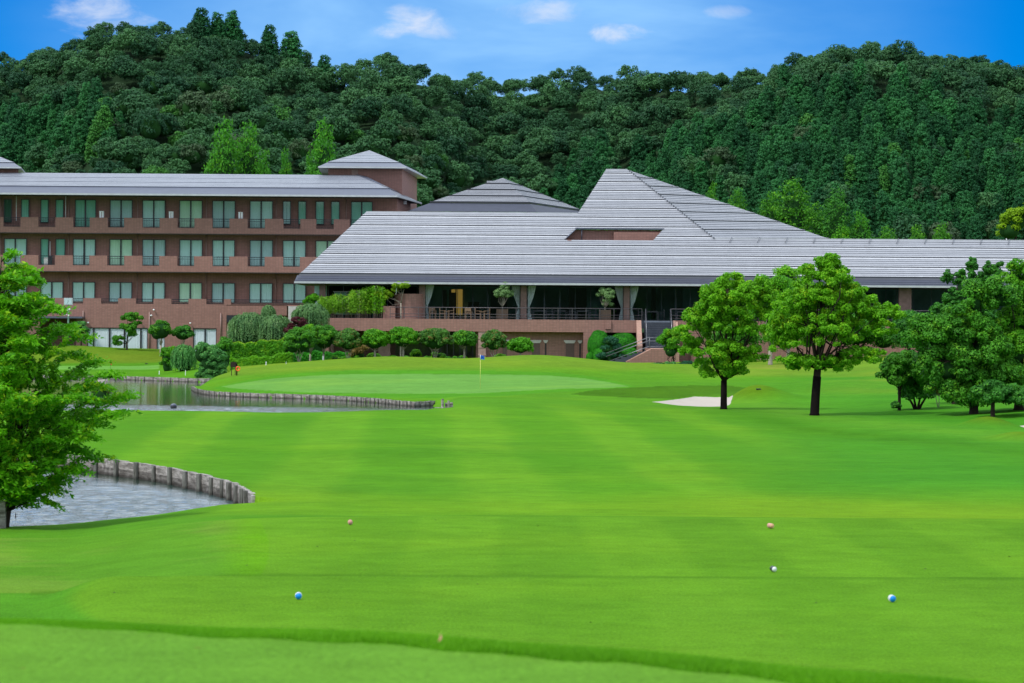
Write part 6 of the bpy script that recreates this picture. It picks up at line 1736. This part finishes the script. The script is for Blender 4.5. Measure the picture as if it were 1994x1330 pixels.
# ------------------------------------------------------------------ rough fringe on the front tee edge
def fringe():
    rng = np.random.default_rng(5); n = 90000
    u = rng.uniform(-120, 2120, n); e = TEE_EDGE(u); D = e + rng.uniform(-.12, .75, n) + .06 * np.sin(u / 37.0); X = (u - 997) * D / F
    z = TZ(X, D, False); h = rng.uniform(.015, .042, n) * (.35 + .65 * sst(u, -50, 900)) * (1.0 - .3 * np.clip((e - D) / .12, 0, 1)) * (1 + .5 * np.clip(D - e, 0, .6))
    a = rng.uniform(0, math.pi, n); w_ = rng.uniform(.0018, .0032, n); lx, ly = rng.normal(0, .25, n) * h, rng.normal(0, .25, n) * h
    B = np.stack([X, D, z], -1); dx = np.stack([np.cos(a) * w_, np.sin(a) * w_, 0 * a], -1); T = B + np.stack([lx, ly, h], -1)
    V = np.stack([B - dx, B + dx, T + dx * .3, T - dx * .3], 1).reshape(-1, 3)
    o = link_mesh('rough_grass', fast_mesh('rough_grass', V, quads(len(V))), [LM['blade']]); tag(o, 'longer rough grass along the edge of the front tee', kind='stuff')
LM['blade'] = leaf_mat('rough grass blade', (0.080, 0.255, 0.008), (0.140, 0.370, 0.012), None, 0.35, 1.2)
fringe()

# ------------------------------------------------------------------ tee markers and course furniture
def log_marker(label, px, py, Dlo, Dhi, wpx, face, side, yaw, tilt=.06, L=.06, cat='tee marker'):
    D = GD(px, py, Dlo, Dhi); x = XP(px, py, D); z = tz(x, D); r = wpx * D / F / 2
    root = thing('tee_marker', label, cat, (x, D, z), yaw)
    m = MB(); c0 = Vector((0, 0, r * .96 + .006)); ax = Vector((0, math.cos(tilt), math.sin(tilt)))
    m.tube([c0, c0 + ax * L * .08, c0 + ax * L * .92, c0 + ax * L], [r * .94, r, r, r * .93], 20); m.build('body', side, root)
    m = MB(); m.tube([c0 - ax * .004, c0 - ax * .0005], [r * .92, r * .93], 20); m.build('painted_face', face, root)
    m = MB(); m.tube([Vector((0, L * .4, -.03)), Vector((0, L * .4, r))], .006, 6); m.build('spike', M['dark_metal'], root)
    return root
log_marker('blue faced tee marker on the left of the front teeing ground', 581, 1169, 28, 40, 13.5, M['blue'], M['marker_white'], .08)
log_marker('blue faced tee marker on the right of the front teeing ground', 1739, 1174, 28, 40, 13.5, M['blue'], M['marker_white'], .25)
log_marker('white faced tee marker with dark body near the right blue one', 1508, 1115, 33, 45, 10.5, M['white'], M['rubber'], .30, L=.08)
log_marker('pinkish cut log marker at left of the farther tee', 682, 1023, 42, 54, 9.5, M['logbark'], M['logbark'], .1, L=.07)
log_marker('yellowish cut log marker lying askew at right of the farther tee', 1504, 1030, 42, 54, 9.5, M['logwood'], M['logbark'], .6, L=.09)
# fallen leaf in the fringe
def small(name, label, cat, build, loc, rz=0, mats=None):
    m = MB(); build(m); o = m.build(name, mats); o.location = loc; o.rotation_euler = (0, 0, rz); return tag(o, label, cat)
D = float(TEE_EDGE(857)) + .03; x = XP(857, 1245, D)
small('dry_leaf', 'orange brown dry leaf caught in the rough fringe', 'leaf', lambda m: m.add([(-.012, 0, 0), (-.003, .004, .022), (0, 0, .045), (.011, .002, .02), (0, -.006, .002), (-.001, .004, .022)], [(0, 4, 2, 1), (4, 3, 2), (0, 1, 4), (1, 2, 3, 4)]), (x, D, tz(x, D) + .025), 0, [M['logwood']])
for k, (px, py) in enumerate(((1802, 1109), (1360, 1099), (1048, 1026), (848, 1014), (690, 1054), (222, 1156), (1776, 1031), (1966, 1086), (618, 1066), (480, 1103), (1590, 1176), (437, 1018), (1150, 1215), (930, 1140))):
    D_ = GD(px, py, 24, 52); x_ = XP(px, py, D_); z_ = tz(x_, D_)
    small('fallen_leaf', 'small brown leaf fallen on the mown tee turf', 'leaf', lambda m: m.add([(-.02, 0, .004), (0, -.012, .008), (.022, 0, .005), (0, .012, .014)], [(0, 1, 2, 3), (3, 2, 1, 0)]), (x_, D_, z_ + .004), k * 1.3, [M['bark']])['group'] = 'fallen leaves on the tees'
# flags
def flag(label, px, pyb, pyt, Dlo, Dhi, cloth, stick, sgn=1, fw=.28, fh=.24, r=.012):
    D = GD(px, pyb, Dlo, Dhi); x = XP(px, pyb, D); z = tz(x, D); h = ZP(px, pyt, D) - z
    root = thing('golf_flag', label, 'golf flag', (x, D, z))
    m = MB(); m.tube([(0, 0, -.05), (0, 0, h)], r, 8); m.build('pole', M[stick], root)
    m = MB(); vs = []; n = 8
    for k in range(n + 1):
        t = k / n
        for zz_ in (0, 1): vs.append((sgn * fw * t, .03 * math.sin(t * 6), h - .02 - (1 - zz_) * fh * (1 - .12 * t) - .05 * t * t))
    m.add(vs, [(2 * k, 2 * k + 2, 2 * k + 3, 2 * k + 1) for k in range(n)], 0, True); f = m.build('flag_cloth', M[cloth], root)
    if cloth == 'flagblue':
        m = MB(); m.box(fw * .40, fw * .62, -.045, -.042, h - fh * .75, h - fh * .45); m.build('flag_mark', M['dark_metal'], f)
        m = MB(); m.tube([(0, 0, h - .28), (0, 0, h + .015)], r * 1.25, 8); m.build('pole_cap', M['white'], root)
    return root
flag('yellow pole with blue flag on the large putting green', 935, 757, 691, 145, 172, 'flagblue', 'yellow', fw=.22, fh=.22, r=.010)
flag('thin pole with tiny red flag on the far left green', 215, 718, 707, 212, 221, 'red', 'dark_metal', fw=.1, fh=.1, r=.008)
# stakes
for i, (px, pb, pt_, lo, hi, lab, mt, w_) in enumerate(((310, 732, 722, 203, 212, 'short white stake at the right end of the far left green', 'white', .05), (518, 711, 704, 184, 195, 'white stake in front of the lower hedge, left', 'white', .05),
        (557, 709, 704, 184, 195, 'small grey stake in front of the lower hedge, right', 'gutter', .04), (629, 701, 693, 185, 196, 'white stake below the round tree with pale tips', 'white', .05), (361, 731, 721, 200, 206, 'thin white stake in the bushes by the far bank', 'white', .04),
        (30, 1021, 999, 52, 60, 'thin rusty stake standing beside the near leafy tree', 'bark', .02))):
    D = GD(px, pb, lo, hi); x = XP(px, pb, D); z = tz(x, D); h = max(.1, ZP(px, pt_, D) - z)
    m = MB(); m.box(-w_ / 2, w_ / 2, -w_ / 2, w_ / 2, -.1, h * .9); m.lathe((0, 0, h * .9), [(w_ * .5, 0), (w_ * .45, h * .06), (w_ * .15, h * .1)], 8)
    o = m.build('stake', M[mt]); o.location = (x, D, z); tag(o, lab, 'stake')
# broken wooden stumps at the pond end
D = GD(868, 794, 122, 140)
for i, (px, top, w_, lab) in enumerate(((861.5, 776, 5, 'tallest grey wooden stump at the pond end, left of the cluster'), (869, 784, 5, 'short jagged grey stump next to the tallest'), (873.5, 779.5, 4.5, 'middle grey stump of the cluster, second tallest'), (879, 783, 6, 'rounded grey stump at right of the cluster'))):
    DD_ = D + (i % 2) * .15; x = XP(px, 790, DD_); z = tz(x, DD_); h = ZP(px, top, DD_) - z; r = w_ / 2 * DD_ / F; m = MB(); n = 9
    vs = [(r * 1.1 * math.cos(6.283 * k / n), r * 1.1 * math.sin(6.283 * k / n), -.1) for k in range(n)] + [(r * math.cos(6.283 * k / n), r * math.sin(6.283 * k / n), h * (1 - .16 * ((k * 37 + i * 11) % 7) / 7)) for k in range(n)] + [(0, 0, h * .86)]
    m.add(vs, [(k, (k + 1) % n, n + (k + 1) % n, n + k) for k in range(n)] + [(n + k, n + (k + 1) % n, 2 * n) for k in range(n)]); o = m.build('wooden_stump', M['timber']); o.location = (x, DD_, z); tag(o, lab, 'stump', 'wooden stumps at the pond end')
m = MB(); m.box(-.42, .30, -.04, .04, 0, .035); o = m.build('timber_beam', M['timber']); x = XP(866, 794, D - .25); o.location = (x, D - .25, tz(x, D - .25) - .01); tag(o, 'flat timber beam lying at foot of the stumps', 'beam')
# float / aerator in the far pond
x, D, _ = WZ(338, 795, 0.0)
root = thing('pond_float', 'dark domed float with a band on the far pond', 'float', (x, D, 0))
r = 6.3 * D / F
m = MB(); m.lathe((0, 0, 0), [(r * .9, -.05), (r, .02), (r, .09), (r * .96, .11)], 20); m.build('float_body', M['rubber'], root)
m = MB(); m.lathe((0, 0, .11), [(r * .98, 0), (r * .9, .05), (r * .6, .10), (r * .1, .115)], 20); m.build('float_cap', M['roof_band'], root)
# post under the round water bush
x, D, _ = W(200, 790, 158.0); m = MB(); m.tube([(0, 0, -.4), (0, 0, .9)], .28, 10); m.box(.25, .5, -.2, .2, -.3, .22); o = m.build('mooring_post', M['timber']); o.location = (x, D, 0); tag(o, 'short dark wooden post carrying the round bush in the water', 'post')
# life ring and sign box
D = GD(461, 731, 182, 192); x = XP(461, 731, D); z = tz(x, D)
root = thing('life_ring_post', 'dark post with orange life ring beside the lower hedge', 'life ring', (x, D, z))
m = MB(); m.box(-.04, .04, -.04, .04, -.1, ZP(461, 708, D) - z); m.build('post', M['bark_wrap'], root)
m = MB(); hz0 = ZP(463, 718, D) - z; n = 20; ring = [(.08 + .11 * math.cos(6.2832 * k / n), -.09 + .02 * math.cos(6.28 * k / n), hz0 + .125 * math.sin(6.2832 * k / n)) for k in range(n + 1)]; m.tube(ring, .042, 8); m.build('ring', M['orange'], root)
m = MB(); m.tube([(.08, -.1, hz0 + .16), (.08, -.1, hz0 + .09)], .044, 8); m.tube([(.08, -.1, hz0 - .09), (.08, -.1, hz0 - .16)], .044, 8); m.build('ring_band', M['orange'], root)
D2 = D + .6; x = XP(455, 710, D2); z = tz(x, D2)
root = thing('sign_box', 'small dark brown box sign on legs behind the life ring', 'sign', (x, D2, z))
m = MB(); m.box(-.2, .17, -.06, .06, ZP(455, 715, D2) - z, ZP(455, 705, D2) - z); m.build('panel', M['bark'], root)
m = MB(); m.box(-.15, -.11, -.03, .03, -.1, ZP(455, 715, D2) - z); m.box(.08, .12, -.03, .03, -.1, ZP(455, 715, D2) - z); m.build('leg', M['bark'], root)
# clock on its pole
D = 234.0; x = XP(133, 640, D); z = tz(x, D)
root = thing('clock_pole', 'green pole with square pale clock and lamps before the wing', 'clock', (x, D, z)); h0 = ZP(133, 594, D) - z; h1 = ZP(133, 580, D) - z; hw = (141 - 124) / 2 * D / F
m = MB(); m.tube([(0, 0, -.2), (0, 0, h0)], .075, 10); m.build('pole', M['pole_green'], root)
m = MB(); m.box(-hw, hw, -.12, .12, h0, h1); cb = m.build('clock_case', M['gutter'], root)
m = MB(); m.box(-hw + .05, hw - .05, -.135, -.122, h0 + .05, h1 - .05); cf = m.build('clock_face', M['clockface'], root)
m = MB(); zc_ = (h0 + h1) / 2
for k in range(12):
    a = math.radians(30 * k); rr = hw * .78; m.box(rr * math.sin(a) - .012, rr * math.sin(a) + .012, -.142, -.136, zc_ + rr * math.cos(a) * .8 - .012, zc_ + rr * math.cos(a) * .8 + .012)
for a, L in ((math.radians(200), .17), (math.radians(350), .12)):
    m.prism([(-.012 * math.cos(a), zc_ + .012 * math.sin(a)), (.012 * math.cos(a), zc_ - .012 * math.sin(a)), (L * math.sin(a) + .008, zc_ + L * math.cos(a)), (L * math.sin(a) - .008, zc_ + L * math.cos(a))], -.15, -.143)
m.build('clock_hand', M['dark_metal'], cf)
for sx, zz_ in ((-.16, h0 - .45), (.12, h0 - .35), (-.22, h0 - .80), (.05, h0 - .85)):
    m = MB(); m.tube([(0, -.02, zz_), (sx, -.14, zz_ + .03)], .018, 6); m.tube([(sx, -.12, zz_ + .05), (sx * 1.15, -.26, zz_ - .02)], [.045, .065], 10); m.build('lamp', M['white'], root)
# small wall lights on the wing's lower wall are part of the wing
for px, py in ((172, 628), (295, 614), (275, 628), (371, 629), (300, 603)):
    m = HMB(); xx_ = XP(px, py, DH); zz_ = ZP(px, py, DH); m.tube([(xx_, DH, zz_), (xx_, DH - .15, zz_)], .02, 6); m.lathe((xx_, DH - .17, zz_ - .08), [(.03, 0), (.08, .03), (.08, .1), (.03, .13)], 10); hp(m, 'wall_lamp', M['white'])
# dark yardage plates
for px, py, lo, hi, lab in ((1477, 759, 140, 165, 'small black plate lying on the slope right of the bunker'), (285, 709, 218, 230, 'small dark box on the lawn behind the far left green')):
    D = GD(px, py, lo, hi); x = XP(px, py, D); z = tz(x, D); root = thing('marker_plate', lab, 'marker', (x, D, z))
    m = MB(); m.box(-.11, .11, -.05, .05, .0, .06); m.build('plate', M['dark_metal'], root); m = MB(); m.box(-.09, -.07, -.02, .02, -.05, .0); m.box(.07, .09, -.02, .02, -.05, .0); m.build('leg', M['dark_metal'], root)
# white pole above the roof at right
x = XP(1960, 440, 272.0); root = thing('lightning_rod', 'thin white pole with bracket above the right roof', 'pole', (x, 272.0, 1.5))
m = MB(); m.tube([(0, 0, 0), (0, 0, ZP(1960, 418, 272) - 1.5)], .07, 8); m.build('pole', M['gutter'], root); m = MB(); m.tube([(0, 0, ZP(1960, 432, 272) - 1.5), (-.2, 0, ZP(1960, 431, 272) - 1.5)], .03, 6); m.build('bracket', M['gutter'], root)

# ------------------------------------------------------------------ terrace furniture
def planter(px, label):
    D = DP + .9; x = XP(px, 612, D); root = thing('wooden_planter', label, 'planter', (x, D, zdeck)); m = MB(); w_ = .37
    for k in range(7):
        z0 = .03 + k * .105; m.box(-w_, w_, -w_, w_, z0, z0 + .095)
    m.build('box_board', M['planter'], root)
    m = MB()
    for sx in (-1, 1):
        for sy in (-1, 1): m.box(sx * (w_ + .015) - .035, sx * (w_ + .015) + .035, sy * (w_ + .015) - .035, sy * (w_ + .015) + .035, 0, .79)
    m.build('corner_post', M['planter'], root); m = MB(); m.box(-w_ + .04, w_ - .04, -w_ + .04, w_ - .04, .70, .755); m.build('soil', M['bark'], root); return x, D
def olive(px, L, label, seed):
    x, D = planter(px, 'dark slatted wooden planter under the ' + ('left' if seed == 201 else 'right') + ' olive tree on the terrace')
    rng = np.random.default_rng(seed); s = D / F; zb = zdeck + .75
    root = thing('olive_tree', label, 'olive tree', (x, D, zb)); O = np.array([x, D, zb]); Lw = lobes_px(L, D)
    P, N, cc, cr = crown_pts(rng, Lw, 60, 5 * s, 150, rag=.2, inner=.25); V = leaf_geo(rng, P - O, N, 1.5 * s, .35)
    link_mesh('crown', crown_mesh('crown', V), [LM['olive'], M['core']], root); m = MB(tuple(O)); m.tube([(x, D, zb - .05), (x, D, zb + .2)], [.035, .028], 8)
    for k in rng.permutation(len(cc))[:16]: m.tube(limb_path(rng, (x, D, zb + .18), cc[k], .05), [.018, .013, .009, .004], 5)
    m.build('trunk', M['bark_pale'], root)
olive(978, [(980, 573, 17, 13), (985, 562, 10, 10), (970, 576, 12, 11), (993, 574, 10, 11)], 'bushy olive tree in the left terrace planter', 201)
olive(1178, [(1182, 575, 14, 14), (1173, 572, 10, 12), (1190, 572, 9, 12), (1182, 590, 10, 8)], 'taller heart shaped olive tree in the right terrace planter', 202)
def chair(mt, back=.86, w_=.23):
    root = empty('terrace_chair'); m = MB(); m.box(-w_, w_, -w_, w_, .42, .46); m.build('seat', mt, root)
    m = MB(); m.box(-w_, w_, w_ - .03, w_ + .01, .60, back); m.box(-w_, w_, w_ - .03, w_ + .01, .50, .55); m.build('backrest', mt, root)
    for sx in (-1, 1):
        for sy in (-1, 1):
            m = MB(); m.box(sx * (w_ - .02) - .022, sx * (w_ - .02) + .022, sy * (w_ - .02) - .022, sy * (w_ - .02) + .022, 0, .86 if sy > 0 else .42); m.build('leg', mt, root)
    for sx in (-1, 1):
        m = MB(); m.box(sx * w_ - .025, sx * w_ + .025, -w_, w_, .62, .65); m.box(sx * w_ - .02, sx * w_ + .02, -w_, -w_ + .04, .42, .62); m.build('armrest', mt, root)
    return root
def table(mt, w_=.4, d=.4, h=.72):
    root = empty('terrace_table'); m = MB(); m.box(-w_, w_, -d, d, h - .035, h); m.box(-w_ + .05, w_ - .05, -d + .05, d - .05, h - .09, h - .036); m.build('table_top', mt, root)
    for sx in (-1, 1):
        for sy in (-1, 1):
            m = MB(); m.box(sx * (w_ - .06) - .025, sx * (w_ - .06) + .025, sy * (d - .06) - .025, sy * (d - .06) + .025, 0, h - .09); m.build('leg', mt, root)
    return root
wc = None
for i, (px, dy, rz, lab) in enumerate(((842, 1.6, .2, 'wooden terrace chair next to the leftmost tied curtain'), (862, 1.2, 1.6, 'wooden terrace chair at left end of the left table'), (878, 1.3, -1.6, 'wooden terrace chair at right end of the left table'),
                                       (912, 1.0, 3.0, 'wooden terrace chair with its back to the lawn, mid terrace'), (931, 1.5, 1.6, 'wooden terrace chair at left end of the right table'), (948, 1.3, -1.6, 'wooden terrace chair at right end of the right table, by planter'))):
    D = DP + dy; loc = (XP(px, 610, D), D, zdeck)
    if wc is None: wc = chair(M['wood']); wc.location = loc; wc.rotation_euler = (0, 0, rz); tag(wc, lab, 'chair', 'wooden chairs on the terrace')
    else: dup(wc, loc, rz, lab, 'wooden chairs on the terrace')
wt_ = None
for px, dy, lab in ((870, 1.3, 'wooden table between the two left terrace chairs'), (939.5, 1.4, 'wooden table between the two right terrace chairs')):
    D = DP + dy; loc = (XP(px, 610, D), D, zdeck)
    if wt_ is None: wt_ = table(M['wood'], .22, .4, .6); wt_.location = loc; tag(wt_, lab, 'table', 'wooden tables on the terrace')
    else: dup(wt_, loc, 0, lab, 'wooden tables on the terrace')
dt = None; dc = None
M['dark_furn'] = basic('dark rattan', (0.05, 0.055, 0.065), 0.5)
for i, (px, lab) in enumerate(((1050, 'dark table right of the middle column'), (1090, 'dark table before the middle of the second window bay'), (1135, 'dark table left of the right planter'), (1268, 'dark table at head of the stairs'), (1330, 'dark table right of the stairs behind the railing'))):
    D = DP + 3.4 + (i % 2) * .7; loc = (XP(px, 610, D), D, zdeck)
    if dt is None: dt = table(M['dark_furn'], .5, .4); dt.location = loc; tag(dt, lab, 'table', 'dark tables on the terrace')
    else: dup(dt, loc, 0, lab, 'dark tables on the terrace')
    for k, sx in enumerate((-.75, .75)):
        l2 = (loc[0] + sx, D, zdeck); lb = ('dark chair left of the ', 'dark chair right of the ')[k] + lab.replace('dark ', '')
        if dc is None: dc = chair(M['dark_furn']); dc.location = l2; dc.rotation_euler = (0, 0, 1.57 if sx < 0 else -1.57); tag(dc, lb, 'chair', 'dark chairs on the terrace')
        else: dup(dc, l2, 1.57 if sx < 0 else -1.57, lb, 'dark chairs on the terrace')
# stump carved signboard right of the curved wall
x = XP(771, 568, DP + .7); small('garden_torch', 'thin white leaning pole on the curved brick wall', 'pole', lambda m: (m.tube([(0, 0, 0), (.06, 0, .5)], [.02, .03], 6), m.tube([(.06, 0, .5), (.08, 0, .62)], [.045, .03], 6)), (x, DP + .7, ZP(770, 574, DP + .7)), 0, [M['white']])
